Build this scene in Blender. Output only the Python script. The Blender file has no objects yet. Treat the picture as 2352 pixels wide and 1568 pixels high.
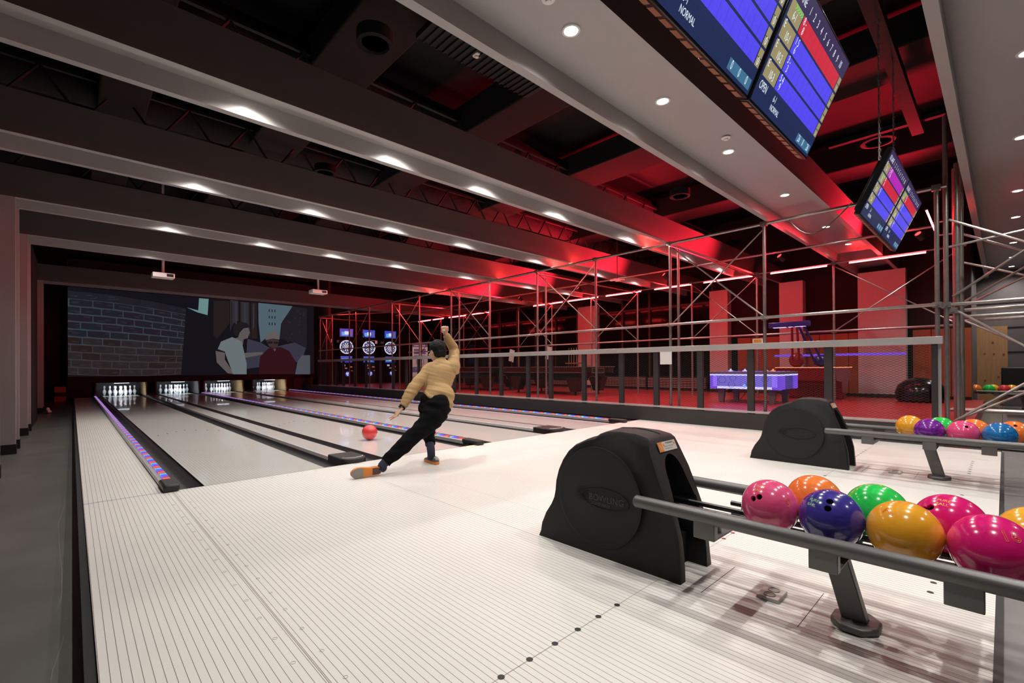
import bpy, math, random
from math import sin, cos, pi, radians, sqrt
from mathutils import Vector, Matrix, noise

# ------------------------------------------------------------------ camera, world, exposure
scene = bpy.context.scene
COL = scene.collection
cam_d = bpy.data.cameras.new('camera')
cam = bpy.data.objects.new('camera', cam_d)
COL.objects.link(cam)
scene.camera = cam
YAW, PITCH, ROLL = .7534, .004, -.0056
cam_d.sensor_width = 36
cam_d.lens = 36 * 1068.77 / 2352
cam_d.shift_x = 8.5585 / 2352
cam_d.shift_y = 53.989 / 2352
cam_d.clip_start = .02
cam_d.clip_end = 200
_f = Vector((sin(YAW)*cos(PITCH), cos(YAW)*cos(PITCH), sin(PITCH)))
_r = Vector((cos(YAW), -sin(YAW), 0)); _u = _r.cross(_f)
_r2 = cos(ROLL)*_r + sin(ROLL)*_u; _u2 = -sin(ROLL)*_r + cos(ROLL)*_u
m = Matrix((_r2, _u2, -_f)).transposed().to_4x4()
m.translation = Vector((-.849, -4.808, 1.0297))
cam.matrix_world = m

world = bpy.data.worlds.new('world'); scene.world = world
world.use_nodes = True
world.node_tree.nodes['Background'].inputs[0].default_value = (.9, .75, .7, 1)
world.node_tree.nodes['Background'].inputs[1].default_value = .006
scene.view_settings.view_transform = 'Standard'
scene.view_settings.look = 'None'
scene.view_settings.gamma = 1
scene.view_settings.use_curve_mapping = False
scene.view_settings.exposure = 0.0
LAMP_W = 134.0        # one recessed downlight
LAMP_COL = (1, .955, .90)
RED_E = 105.0          # red tube emission
random.seed(4)

# ------------------------------------------------------------------ materials
MAT = {}
def mat(name, col, rough=.6, metal=0, var=0.0, scale=8, bump=0, bscale=40, emit=0, ecol=None, spec=.5, coat=0, stretch=None):
    if name in MAT: return MAT[name]
    M = bpy.data.materials.new(name); M.use_nodes = True
    nt = M.node_tree; N = nt.nodes; b = N['Principled BSDF']
    b.inputs['Roughness'].default_value = rough; b.inputs['Metallic'].default_value = metal
    b.inputs['Specular IOR Level'].default_value = spec
    b.inputs['Coat Weight'].default_value = coat; b.inputs['Coat Roughness'].default_value = .05
    tc = N.new('ShaderNodeTexCoord'); mp = N.new('ShaderNodeMapping')
    nt.links.new(tc.outputs['Object'], mp.inputs[0])
    if stretch: mp.inputs['Scale'].default_value = stretch
    if var:
        nz = N.new('ShaderNodeTexNoise'); nz.inputs['Scale'].default_value = scale; nz.inputs['Detail'].default_value = 4
        nt.links.new(mp.outputs[0], nz.inputs[0])
        mx = N.new('ShaderNodeMix'); mx.data_type = 'RGBA'
        mx.inputs[6].default_value = (*[max(0, c*(1-var)) for c in col], 1)
        mx.inputs[7].default_value = (*[min(1, c*(1+var)) for c in col], 1)
        nt.links.new(nz.outputs[0], mx.inputs[0]); nt.links.new(mx.outputs[2], b.inputs['Base Color'])
    else: b.inputs['Base Color'].default_value = (*col, 1)
    if bump:
        nz = N.new('ShaderNodeTexNoise'); nz.inputs['Scale'].default_value = bscale
        nt.links.new(mp.outputs[0], nz.inputs[0])
        bp = N.new('ShaderNodeBump'); bp.inputs['Strength'].default_value = bump; bp.inputs['Distance'].default_value = .005
        nt.links.new(nz.outputs[0], bp.inputs['Height']); nt.links.new(bp.outputs[0], b.inputs['Normal'])
    if emit:
        b.inputs['Emission Color'].default_value = (*(ecol or col), 1)
        b.inputs['Emission Strength'].default_value = emit
    MAT[name] = M
    return M

def mathn(nt, op, a, b_=None, c=None):
    n = nt.nodes.new('ShaderNodeMath'); n.operation = op
    for i, x in enumerate((a, b_, c)):
        if x is None: continue
        if hasattr(x, 'links'): nt.links.new(x, n.inputs[i])
        else: n.inputs[i].default_value = x
    return n.outputs[0]

BW = 1.054 / 39
def board_mat(name, rough, x0=0.0, base=(.80, .775, .735), coat=0):
    M = bpy.data.materials.new(name); M.use_nodes = True
    nt = M.node_tree; N = nt.nodes; b = N['Principled BSDF']
    g = N.new('ShaderNodeNewGeometry'); s = N.new('ShaderNodeSeparateXYZ')
    nt.links.new(g.outputs['Position'], s.inputs[0])
    t = mathn(nt, 'DIVIDE', mathn(nt, 'SUBTRACT', s.outputs[0], x0), BW)
    fr = mathn(nt, 'FRACT', mathn(nt, 'ADD', t, 1000.5))
    d = mathn(nt, 'ABSOLUTE', mathn(nt, 'SUBTRACT', fr, .5))
    line = mathn(nt, 'LESS_THAN', d, .036)
    nz = N.new('ShaderNodeTexNoise'); nz.inputs['Scale'].default_value = 2.2
    tc = N.new('ShaderNodeTexCoord'); nt.links.new(g.outputs['Position'], nz.inputs[0])
    mx = N.new('ShaderNodeMix'); mx.data_type = 'RGBA'
    mx.inputs[6].default_value = (*[c*.94 for c in base], 1); mx.inputs[7].default_value = (*[min(1, c*1.04) for c in base], 1)
    nt.links.new(nz.outputs[0], mx.inputs[0])
    m2 = N.new('ShaderNodeMix'); m2.data_type = 'RGBA'
    nt.links.new(line, m2.inputs[0]); nt.links.new(mx.outputs[2], m2.inputs[6]); m2.inputs[7].default_value = (.16, .12, .10, 1)
    nt.links.new(m2.outputs[2], b.inputs['Base Color'])
    b.inputs['Roughness'].default_value = rough
    b.inputs['Coat Weight'].default_value = coat; b.inputs['Coat Roughness'].default_value = .04
    MAT[name] = M
    return M

board_mat('approach_boards', .42)
for i_, x_ in enumerate((0, 1.7531, 3.3535, 5.1876)): board_mat('lane_boards_%d' % i_, .28, x_, coat=.7)
mat('concrete', (.13, .126, .118), .33, var=.3, scale=3)
mat('concrete_right', (.19, .18, .175), .25, var=.2, scale=4)
mat('black', (.012, .011, .011), .55)
mat('black_gloss', (.01, .01, .011), .18)
mat('dark_wall', (.022, .018, .019), .8, var=.2)
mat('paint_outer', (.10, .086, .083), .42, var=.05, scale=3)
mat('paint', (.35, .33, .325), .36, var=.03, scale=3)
mat('white_paint', (.50, .46, .46), .5, var=.03)
mat('base_black', (.008, .008, .008), .5)
mat('gutter', (.038, .036, .038), .42, var=.25, scale=6)
mat('cap_white', (.74, .70, .67), .22, coat=.5)
mat('rubber', (.018, .016, .016), .45, bump=.3, bscale=300)
mat('steel_tube', (.36, .33, .31), .34, metal=.75, var=.25, scale=14)
mat('alu', (.55, .54, .52), .34, metal=.35, var=.08, scale=5)
mat('post_black', (.03, .026, .028), .5)
mat('wire', (.05, .045, .045), .45, metal=.4)
mat('parapet', (.035, .032, .031), .6, var=.15)
mat('red_floor', (.34, .018, .020), .32, var=.1, scale=3)
mat('red_tube', (1, .1, .08), .5, emit=RED_E, ecol=(1, .030, .035))
mat('red_front', (1, .1, .08), .5, emit=RED_E*3, ecol=(1, .045, .035))
mat('lamp_disc', (1, 1, 1), .5, emit=16, ecol=(1, .90, .82))
mat('lamp_ring', (.7, .68, .66), .4)
mat('duct', (.0035, .0032, .0032), .9, var=.6, scale=5, bump=.6, bscale=12)
mat('hood', (.0075, .0072, .0075), .46, spec=.35, bump=.5, bscale=600)
mat('rail_grey', (.13, .125, .122), .42, metal=.35)
mat('rail_black', (.012, .012, .013), .25, metal=.3)
mat('pin_white', (.85, .87, .9), .25, coat=.5)
mat('pin_red', (.7, .03, .03), .3)
mat('wood', (.42, .22, .10), .5, var=.25, scale=6, stretch=(6, 6, .6))
mat('wood_red', (.28, .095, .035), .5, var=.25, scale=6, stretch=(6, 6, .6))
mat('tan', (.42, .28, .13), .5, var=.15)
mat('glass_dark', (.006, .006, .007), .08, spec=.06)
mat('blue_grey', (.06, .085, .10), .5)
mat('curtain', (.012, .008, .009), .9)
mat('grey_panel', (.13, .11, .115), .6, var=.05)
mat('skin', (.62, .36, .25), .5, bump=.05, bscale=200)
mat('sweater', (.42, .265, .115), .85, var=.08, scale=60, bump=.25, bscale=500)
mat('trousers', (.004, .004, .0045), .95, bump=.3, bscale=60, spec=.12)
mat('hair', (.004, .0035, .0035), .6, spec=.25, bump=.6, bscale=220, stretch=(1, 1, .25))
mat('sock', (.02, .022, .05), .8, bump=.3, bscale=300)
mat('shoe_grey', (.10, .10, .09), .5)
mat('shoe_silver', (.45, .45, .42), .35)
mat('shoe_orange', (.75, .22, .03), .5)
mat('shoe_green', (.25, .6, .12), .5)
mat('sole_grey', (.27, .25, .22), .7)
mat('sole_dark', (.09, .05, .05), .7)
mat('white', (.8, .8, .78), .4)
mat('outlet', (.62, .58, .52), .4)
mat('seam', (.35, .30, .28), .5)
mat('seam_dark', (.06, .05, .05), .5)
mat('dot_black', (.02, .02, .02), .5)
mat('dot_red', (.35, .02, .02), .5)
mat('blue_line', (.04, .05, .35), .5)
mat('yellow_line', (.8, .5, .05), .5)
def glow(name, col, e=1.0, ro=.25, sp_=.5):
    if name in MAT: return MAT[name]
    M = bpy.data.materials.new(name); M.use_nodes = True
    nt = M.node_tree; b = nt.nodes['Principled BSDF']
    b.inputs['Base Color'].default_value = (.01, .01, .01, 1); b.inputs['Roughness'].default_value = ro; b.inputs['Specular IOR Level'].default_value = sp_
    nz = nt.nodes.new('ShaderNodeTexNoise'); nz.inputs['Scale'].default_value = 60
    mp = nt.nodes.new('ShaderNodeMapRange'); mp.inputs[3].default_value = e*.9; mp.inputs[4].default_value = e*1.1
    tc = nt.nodes.new('ShaderNodeTexCoord'); nt.links.new(tc.outputs['Object'], nz.inputs[0])
    nt.links.new(nz.outputs[0], mp.inputs[0]); nt.links.new(mp.outputs[0], b.inputs['Emission Strength'])
    b.inputs['Emission Color'].default_value = (*col, 1)
    MAT[name] = M
    return M
glow('s_navy', (.012, .022, .085)); glow('s_blue', (.085, .065, .86)); glow('s_red', (.62, .02, .05)); glow('s_khaki', (.32, .27, .13))
glow('s_teal', (.05, .16, .28)); glow('s_text', (.75, .85, .95)); glow('s_green', (.05, .9, .1)); glow('s_magenta', (.45, .02, .45)); glow('s_dark', (.008, .01, .03))
glow('s_purple', (.035, .022, .085))

# ------------------------------------------------------------------ mesh builder
class MB:
    def __init__(s): s.v = []; s.f = []; s.m = []; s.cur = 0
    def mi(s, i): s.cur = i; return s
    def add(s, vs, fs):
        o = len(s.v); s.v += [tuple(x) for x in vs]
        for f in fs: s.f.append(tuple(i+o for i in f)); s.m.append(s.cur)
        return s
    def box(s, x0, x1, y0, y1, z0, z1):
        vs = [(x, y, z) for x in (x0, x1) for y in (y0, y1) for z in (z0, z1)]
        return s.add(vs, [(0, 1, 3, 2), (4, 6, 7, 5), (0, 4, 5, 1), (2, 3, 7, 6), (0, 2, 6, 4), (1, 5, 7, 3)])
    def obox(s, c, ax, ay, az):          # centre and three half-axis vectors
        c = Vector(c); ax = Vector(ax); ay = Vector(ay); az = Vector(az)
        vs = [c + i*ax + j*ay + k*az for i in (-1, 1) for j in (-1, 1) for k in (-1, 1)]
        return s.add(vs, [(0, 1, 3, 2), (4, 6, 7, 5), (0, 4, 5, 1), (2, 3, 7, 6), (0, 2, 6, 4), (1, 5, 7, 3)])
    def quad(s, a, b, c, d): return s.add([a, b, c, d], [(0, 1, 2, 3)])
    def tube(s, a, b, r, n=12, r2=None, caps=True):
        a = Vector(a); b = Vector(b); d = (b-a).normalized()
        t = Vector((0, 0, 1)) if abs(d.z) < .9 else Vector((1, 0, 0))
        p = d.cross(t).normalized(); q = d.cross(p); r2 = r if r2 is None else r2
        vs = [a + r*(cos(2*pi*i/n)*p + sin(2*pi*i/n)*q) for i in range(n)] + [b + r2*(cos(2*pi*i/n)*p + sin(2*pi*i/n)*q) for i in range(n)]
        fs = [(i, (i+1) % n, n+(i+1) % n, n+i) for i in range(n)]
        if caps: fs += [tuple(range(n-1, -1, -1)), tuple(range(n, 2*n))]
        return s.add(vs, fs)
    def path(s, pts, r, n=8, closed=False):
        pts = [Vector(p) for p in pts]; R = r if hasattr(r, '__len__') else [r]*len(pts)
        vs = []; up = None
        for i, p in enumerate(pts):
            if closed: d = pts[(i+1) % len(pts)] - pts[i-1]
            else: d = pts[min(i+1, len(pts)-1)] - pts[max(i-1, 0)]
            d.normalize()
            if up is None: up = d.orthogonal().normalized()
            up = (up - up.dot(d)*d).normalized(); q = d.cross(up)
            vs += [p + R[i]*(cos(2*pi*k/n)*up + sin(2*pi*k/n)*q) for k in range(n)]
        L = len(pts); fs = []
        for i in range(L if closed else L-1):
            j = (i+1) % L
            fs += [(i*n+k, i*n+(k+1) % n, j*n+(k+1) % n, j*n+k) for k in range(n)]
        if not closed: fs += [tuple(range(n-1, -1, -1)), tuple(range((L-1)*n, L*n))]
        return s.add(vs, fs)
    def lathe(s, prof, c=(0, 0, 0), n=24, axis=None, caps=True):      # prof: (r, h) list
        c = Vector(c); az = Vector(axis).normalized() if axis else Vector((0, 0, 1))
        ax = az.orthogonal().normalized(); ay = az.cross(ax)
        vs = []
        for r, h in prof: vs += [c + h*az + r*(cos(2*pi*i/n)*ax + sin(2*pi*i/n)*ay) for i in range(n)]
        fs = []
        for j in range(len(prof)-1): fs += [(j*n+i, j*n+(i+1) % n, (j+1)*n+(i+1) % n, (j+1)*n+i) for i in range(n)]
        if caps and prof[0][0] > 1e-5: fs.append(tuple(range(n-1, -1, -1)))
        if caps and prof[-1][0] > 1e-5: fs.append(tuple(range((len(prof)-1)*n, len(prof)*n)))
        return s.add(vs, fs)
    def ell(s, c, rx, ry, rz, n=20, m=12, rot=None):
        c = Vector(c); vs = []; 
        for j in range(m+1):
            t = pi*j/m
            for i in range(n):
                a = 2*pi*i/n; p = Vector((rx*sin(t)*cos(a), ry*sin(t)*sin(a), rz*cos(t)))
                if rot: p = rot @ p
                vs.append(c+p)
        fs = [(j*n+i, (j+1)*n+i, (j+1)*n+(i+1) % n, j*n+(i+1) % n) for j in range(m) for i in range(n)]
        return s.add(vs, fs)
    def prism(s, poly, ax, a0, a1):      # poly 2D; ax 'x': (y,z) extruded along x; 'y': (x,z); 'z': (x,y)
        def P(p, t): return {'x': (t, p[0], p[1]), 'y': (p[0], t, p[1]), 'z': (p[0], p[1], t)}[ax]
        n = len(poly)
        vs = [P(p, a0) for p in poly] + [P(p, a1) for p in poly]
        return s.add(vs, [tuple(range(n-1, -1, -1)), tuple(range(n, 2*n))] + [(i, (i+1) % n, n+(i+1) % n, n+i) for i in range(n)])
    def disc(s, c, r, n=16, nrm=(0, 0, 1), ry=None):
        c = Vector(c); az = Vector(nrm).normalized(); ax = az.orthogonal().normalized() if abs(az.z) < .99 else Vector((1, 0, 0)); ay = az.cross(ax)
        return s.add([c + r*cos(2*pi*i/n)*ax + (ry or r)*sin(2*pi*i/n)*ay for i in range(n)], [tuple(range(n))])
    def frame(s, o, ux, uy, pts, idx=None):   # flat polygon in a plane frame
        o = Vector(o); ux = Vector(ux); uy = Vector(uy)
        return s.add([o + p[0]*ux + p[1]*uy for p in pts], [tuple(range(len(pts)))])

_txt = {}
def text_geo(t):
    if t not in _txt:
        c = bpy.data.curves.new('t', 'FONT'); c.body = t; c.size = 1; c.resolution_u = 3
        o = bpy.data.objects.new('t', c); me = o.to_mesh()
        _txt[t] = ([v.co.copy() for v in me.vertices], [tuple(p.vertices) for p in me.polygons])
        o.to_mesh_clear(); bpy.data.objects.remove(o); bpy.data.curves.remove(c)
    return _txt[t]
def text_on(mb, t, size, o, ux, uy, sx=1.0, centre=False):
    vs, fs = text_geo(t)
    if not vs: return
    o = Vector(o); ux = Vector(ux).normalized(); uy = Vector(uy).normalized()
    w = max(v.x for v in vs); dx = -w/2 if centre else 0
    mb.add([o + (v.x+dx)*size*sx*ux + v.y*size*uy for v in vs], fs)

WL = {}
import bmesh
def wl(o): return WL.get(o.name, Vector((0, 0, 0)))
def link(name, mb, mats, parent=None, loc=None, smooth=True, bevel=0, angle=35, world=True, fixn=False):
    """mesh object; vertices given in world coordinates are moved to the parent's (or its own) origin"""
    me = bpy.data.meshes.new(name)
    off = wl(parent) if parent else (Vector(loc) if loc else Vector((0, 0, 0)))
    vs = [tuple(Vector(v)-off) for v in mb.v] if world else mb.v
    me.from_pydata(vs, [], mb.f); me.update()
    if fixn:
        bm_ = bmesh.new(); bm_.from_mesh(me); bmesh.ops.remove_doubles(bm_, verts=bm_.verts, dist=1e-6); bmesh.ops.recalc_face_normals(bm_, faces=bm_.faces); bm_.to_mesh(me); bm_.free()
    if isinstance(mats, str): mats = [mats]
    for x in mats: me.materials.append(MAT[x])
    if not fixn: me.polygons.foreach_set('material_index', mb.m)
    if smooth:
        me.polygons.foreach_set('use_smooth', [True]*len(me.polygons))
        me.set_sharp_from_angle(angle=radians(angle))
    o = bpy.data.objects.new(name, me); COL.objects.link(o)
    if parent: o.parent = parent
    elif loc: o.location = loc
    WL[o.name] = off
    if bevel:
        b = o.modifiers.new('bevel', 'BEVEL'); b.width = bevel; b.segments = 2; b.limit_method = 'ANGLE'; b.angle_limit = radians(40)
    return o
def tag(o, label=None, cat=None, group=None, kind=None):
    if label: o['label'] = label
    if cat: o['category'] = cat
    if group: o['group'] = group
    if kind: o['kind'] = kind
    return o
def thing(name, loc, label, cat, group=None):
    o = bpy.data.objects.new(name, None); COL.objects.link(o); o.location = loc; o.empty_display_size = .1
    WL[o.name] = Vector(loc)
    return tag(o, label, cat, group)
def struct(name, mb, mats, label=None, **k):
    o = link(name, mb, mats, **k); o['kind'] = 'structure'
    if label: o['label'] = label
    return o
def dup(root, loc, label=None, group=None, rotz=None):
    def cp(o, par):
        c = o.copy(); COL.objects.link(c); c.parent = par
        for ch in o.children: cp(ch, c)
        return c
    r = cp(root, None); r.location = loc
    if rotz is not None: r.rotation_euler = (0, 0, rotz)
    if label: r['label'] = label
    if group: r['group'] = group
    WL[r.name] = Vector(loc)
    return r
def baked(o, mods):
    """apply modifiers through the depsgraph"""
    dg = bpy.context.evaluated_depsgraph_get(); dg.update()
    me = bpy.data.meshes.new_from_object(o.evaluated_get(dg))
    o.modifiers.clear(); old = o.data; o.data = me; me.name = o.name
    return o
ORD = ['nearest', 'second', 'third', 'fourth', 'fifth', 'sixth', 'seventh', 'eighth', 'ninth', 'tenth', 'eleventh', 'twelfth', 'thirteenth', 'fourteenth',
       'fifteenth', 'sixteenth', 'seventeenth', 'eighteenth', 'nineteenth', 'twentieth', 'twenty-first', 'twenty-second']
# ------------------------------------------------------------------ room shell
SCR = [[(-.895, .547), (-.923, -.029), (-.909, -.727), (-.892, -1.179), (-.888, -1.593), (-.903, -1.752)], [(-.877, -2.07), (-.885, -2.189), (-.904, -2.357), (-.907, -2.448)], [(-.984, -1.853), (-.978, -1.83), (-.965, -1.816)]]
DRP = [(-.875, -1.832, .0035), (-.869, -1.889, .0045), (-.871, -1.86, .002), (-.873, -1.93, .002)]
mat('scratch', (.24, .225, .20), .5)
FZ = -.1; RZ = .22; BZ = 3.35
b = MB().box(-1.95, -.80, -9, 22, FZ-.1, FZ)
b.mi(1)
for pl in SCR:
    for (xa, ya), (xb, yb) in zip(pl, pl[1:]): b.quad((xa, ya, FZ+.0006), (xa+.002, ya+.001, FZ+.0006), (xb+.002, yb+.001, FZ+.0006), (xb, yb, FZ+.0006))
for (x, y, r) in DRP: b.disc((x, y, FZ+.0006), r, 10)
struct('floor', b, ['concrete', 'scratch'], 'dark polished concrete floor beside the lanes')
b = MB().box(-.80, 17.3, -9, -4.78, -.2, -.004); struct('floor', b, 'concrete_right', 'grey polished concrete floor behind the approach')
b = MB().box(7.25, 14.2, -4.5, 18.6, -.2, RZ); struct('floor', b, 'red_floor', 'glossy red raised floor behind the railing')
b = MB().box(7.25, 17.3, -4.775, -4.5, -.2, -.003); struct('floor', b, 'concrete_right')
b = MB().box(-1.95, 17.3, -9, 22, 5.2, 5.3); struct('ceiling', b, 'duct', 'black open ceiling above the beams')
b = MB().box(-2.05, -1.95, -9, 22, FZ-.1, 5.3); struct('wall_left', b, 'dark_wall', 'dark wall behind the left pillars')
b = MB().box(-2.05, 17.3, 22, 22.1, FZ-.1, 5.3); struct('wall_back', b, 'dark_wall')
b = MB().box(7.9, 13.9, 18.6, 18.7, RZ, 5.3); struct('wall_back', b, 'dark_wall', 'dark wall behind the dart machines')
b = MB().box(7.72, 7.82, 16.3, 22, 0, 5.3); struct('wall_inner', b, 'dark_wall')
b = MB().box(17.2, 17.3, -9, -4.2, -.1, 5.3)
for z in (.7, 1.35, 2.0, 2.65): b.mi(1).box(17.185, 17.2, -9, -4.2, z-.012, z+.012)
struct('wall_right', b, ['grey_panel', 'black'], 'grey panelled wall beyond the scaffold')
b = MB().box(14.2, 17.3, -4.3, -4.2, -.1, 5.3); struct('wall_right', b, 'grey_panel')
b = MB().box(-2.05, 17.3, -9.1, -9, -.2, 5.3); struct('wall_rear', b, 'dark_wall')
# right wall: curtain + wood wainscot, glass bays
b = MB()
b.mi(0).box(14.0, 14.1, -4.3, 18.6, 1.86, 5.3)
for y0, y1 in ((-4.3, -3.3), (-2.35, -1.05), (-.4, .75)):
    b.mi(1).box(13.96, 14.0, y0, y1, RZ, 1.86)
    b.mi(3).box(13.94, 13.96, y0, y1, RZ, RZ+.07)
    n = int((y1-y0)/.42)+1
    for i in range(1, n): b.mi(3).box(13.955, 13.96, y0+i*(y1-y0)/n-.006, y0+i*(y1-y0)/n+.006, RZ+.07, 1.86)
b.mi(3).box(14.0, 14.1, -4.3, 18.6, -.1, RZ+.1)
struct('wall_right', b, ['curtain', 'wood_red', 'wood', 'base_black'], 'black curtains above a wood panelled wainscot')
for k, (y0, y1) in enumerate(((1.5, 5.9), (6.9, 11.5), (11.6, 18.6))):
    b = MB().mi(0).box(13.98, 14.0, y0, y1, RZ+.1, 3.6)
    for i in range(5): b.mi(1).box(13.92, 13.98, y0+i*(y1-y0)/4-.035, y0+i*(y1-y0)/4+.035, RZ, 3.6)
    b.mi(1).box(13.93, 13.98, y0, y1, 3.0, 3.08)
    struct('window_%d' % (k+1), b, ['glass_dark', 'post_black'])
# light wood panel by the scaffold gate
b = MB().mi(0)
b.box(17.1, 17.18, -4.87, -4.3, 0, 2.04)
for y, z in ((-4.8, 1.3), (-4.62, 1.31), (-4.45, 1.32), (-4.75, .8), (-4.7, .7), (-4.45, .6), (-4.6, 1.62)):
    b.mi(1).box(17.09, 17.1, y-.02, y+.02, z-.018, z+.018)
struct('wall_panel', b, ['wood', 'wood_red'], 'knotty pine panel on the right wall')
# raised-floor front face (parapet)
b = MB().mi(0).box(7.11, 7.25, -4.28, 18, 0, .25)
b.mi(0).box(6.56, 7.11, 0.02, 18, -.12, -.02)
struct('wall_parapet', b, ['parapet'], 'low dark parapet along the right edge of the lanes')

# portals: U-channel beams with pillars
def portal(n, y0, y1, left=True, right=True, yr=None, xr=14.0):
    b = MB()
    xl = -1.95
    T = .075; R = .17; top = 3.78
    if left:
        b.mi(0)
        b.box(-1.95, -1.40, y0, y0+T, FZ, BZ); b.box(-1.95, -1.40, y1-T, y1, FZ, BZ)
        b.box(-1.95, -1.48, y0+T, y1-T, FZ, BZ+R)
        b.mi(1).box(-1.95, -1.392, y0-.008, y0+T+.004, FZ, FZ+.13); b.box(-1.95, -1.392, y1-T-.004, y1+.008, FZ, FZ+.13); b.box(-1.95, -1.47, y0+T, y1-T, FZ, FZ+.13)
    b.mi(0)
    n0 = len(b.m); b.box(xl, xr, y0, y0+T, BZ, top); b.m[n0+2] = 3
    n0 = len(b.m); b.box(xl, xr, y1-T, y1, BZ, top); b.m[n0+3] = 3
    b.box(xl, xr, y0+T, y1-T, BZ+R, top)
    if right:
        a0, a1 = yr or (y0, y1)
        b.mi(2).box(13.72, 14.0, a0, a1, RZ, BZ)
        b.mi(1).box(13.71, 14.0, a0, a1, RZ, RZ+.09)
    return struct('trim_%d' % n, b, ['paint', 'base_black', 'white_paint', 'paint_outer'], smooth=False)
BEAMS = [(-5.45, -4.46), (-3.07, -2.19), (-.52, .04), (1.80, 2.42), (4.27, 4.92), (6.65, 7.52), (12.3, 12.95)]
names = ['widest', 'second nearest', 'third nearest', 'fourth nearest', 'fifth nearest', 'second farthest', 'farthest']
portal(1, *BEAMS[0], left=False, right=False, xr=17.2)
portal(2, *BEAMS[1], left=False, yr=(-3.2, -2.27))
portal(3, *BEAMS[2], left=True, yr=(-1.05, -.47))
portal(4, *BEAMS[3], yr=(.95, 1.5))
portal(5, *BEAMS[4], right=False)
portal(6, *BEAMS[5], yr=(5.85, 6.7))
portal(7, *BEAMS[6], right=False)
b = MB().box(-1.95, -1.42, 8.3, 10.2, FZ, 3.5).box(-1.95, 7.7, 8.6, 8.66, 3.62, 3.66); struct('wall_fin', b, 'curtain')
b = MB().box(-1.95, -.99, 18.2, 18.3, FZ, 5.2); struct('wall_curtain', b, 'curtain', 'black curtain left of the projection wall')

# recessed downlights
XS = (.355, 1.85, 3.2, 4.72, 6.75, 9.05, 10.8)
def make_light(x, y, label, group):
    t = thing('ceiling_light', (x, y, BZ+.17), label, 'ceiling light', group)
    link('lamp_ring', MB().lathe([(.052, -.001), (.052, -.010), (.068, -.010), (.072, -.001)], (x, y, BZ+.17), 24), 'lamp_ring', t)
    link('lamp_disc', MB().lathe([(.052, -.0015), (.052, -.006)], (x, y, BZ+.17), 24), 'lamp_disc', t)
    L = bpy.data.lights.new('downlight', 'SPOT'); L.energy = LAMP_W; L.color = LAMP_COL; L.spot_size = radians(150); L.spot_blend = 1; L.shadow_soft_size = .028
    lo = bpy.data.objects.new('downlight', L); COL.objects.link(lo); lo.parent = t; lo.location = (0, 0, -.012)
    return t
bn = ['the wide beam by the hanging scoreboards', 'the wide beam above the ball returns', 'the first beam past the foul line', 'the second beam past the foul line',
      'the third beam past the foul line', 'the beam in front of the projectors']
xo = ['first', 'second', 'third', 'fourth', 'fifth', 'sixth', 'seventh']
L0 = None
for bi, (y0, y1) in enumerate(BEAMS[:6]):
    yc = (y0+y1)/2
    for xi, x in enumerate(XS):
        lab = 'round recessed downlight in %s, %s from the left end' % (bn[bi], xo[xi]); grp = 'recessed downlights in the beams'
        if L0 is None: L0 = make_light(x, yc, lab, grp)
        else: dup(L0, (x, yc, BZ+.17), lab, grp)
for k, x in enumerate((13.2, 15.1, 16.6)): dup(L0, (x, -4.95, BZ+.17), 'round recessed downlight at the far right end of the wide beam, %s past the tower' % xo[k], 'recessed downlights in the beams')  # last two added to brighten the dark far right end
for k, x in enumerate((2.0, 5.0, 8.0)):      # the row over the seating behind the approach
    dup(L0, (x, -7.2, BZ+.17), 'round recessed downlight above the seating area behind the approach, %s from the left' % xo[k], 'recessed downlights in the beams')
b = MB().box(-1.9, 14, -7.7, -6.7, BZ+.17, 3.8); struct('trim_8', b, 'paint')

# ------------------------------------------------------------------ lanes and approach
LX = (0, 1.7531, 3.3535, 5.1876); LW = 1.054; G = .215
b = MB()
def rect(b, x0, x1, y0, y1, z): b.quad((x0, y0, z), (x1, y0, z), (x1, y1, z), (x0, y1, z))
b.mi(0).box(-.786, 7.11, -4.775, 0, -.12, 0)
b.mi(0).box(-.786, -.295, 0, 18, -.12, 0)
b.mi(1).box(-.82, -.786, -4.775, 18, FZ, -.012)
b.mi(1).box(-.786, 7.11, -4.80, -4.775, -.1, -.001)
z = .0008
for x in (-.236, -.231, 1.404-.19, 1.404+.19, 3.08, 4.85-.19, 4.85+.19): b.mi(2); rect(b, x-.001, x+.001, -4.775, -.002, z)
b.mi(2); rect(b, -.786, 7.11, -3.660, -3.6575, z)
b.mi(6); rect(b, -.2, 7.0, -.005, 0, z)
b.mi(3); rect(b, -.786, -.19, -.006, 0, z*1.3)
b.mi(4); rect(b, 2.81, 3.05, -.012, 0, z*1.4); rect(b, 4.42, 4.6, -.012, 0, z*1.4)
OFF = (-.0675, .1056, -.0203, 0)
for li in range(4):
    for k in range(7):
        xx = LX[li] + (4.5+5*k)*BW
        b.mi(1 if 1 else 0).disc((xx, -.0873, z*1.5), .0055, 10)
        m_ = 5 if (li == 1) else 1
        b.mi(m_).disc((xx+OFF[li], -3.658, z*1.5), .0125, 14)
        b.mi(1).disc((xx+OFF[li], -4.572, z*1.5), .0125, 14)
for i in range(16):       # plugs along the seam
    b.mi(2)
    for dx in (-.05, .05):
        c = (-.236+dx, -.5-i*.2, z); b.path([(c[0]+.008*cos(a*pi/6), c[1]+.008*sin(a*pi/6), .0006) for a in range(12)], .0006, 4, True)
struct('floor_approach', b, ['approach_boards', 'dot_black', 'seam', 'blue_line', 'yellow_line', 'dot_red', 'seam_dark'], 'white board approach with thin dark lines', smooth=False)

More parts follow.
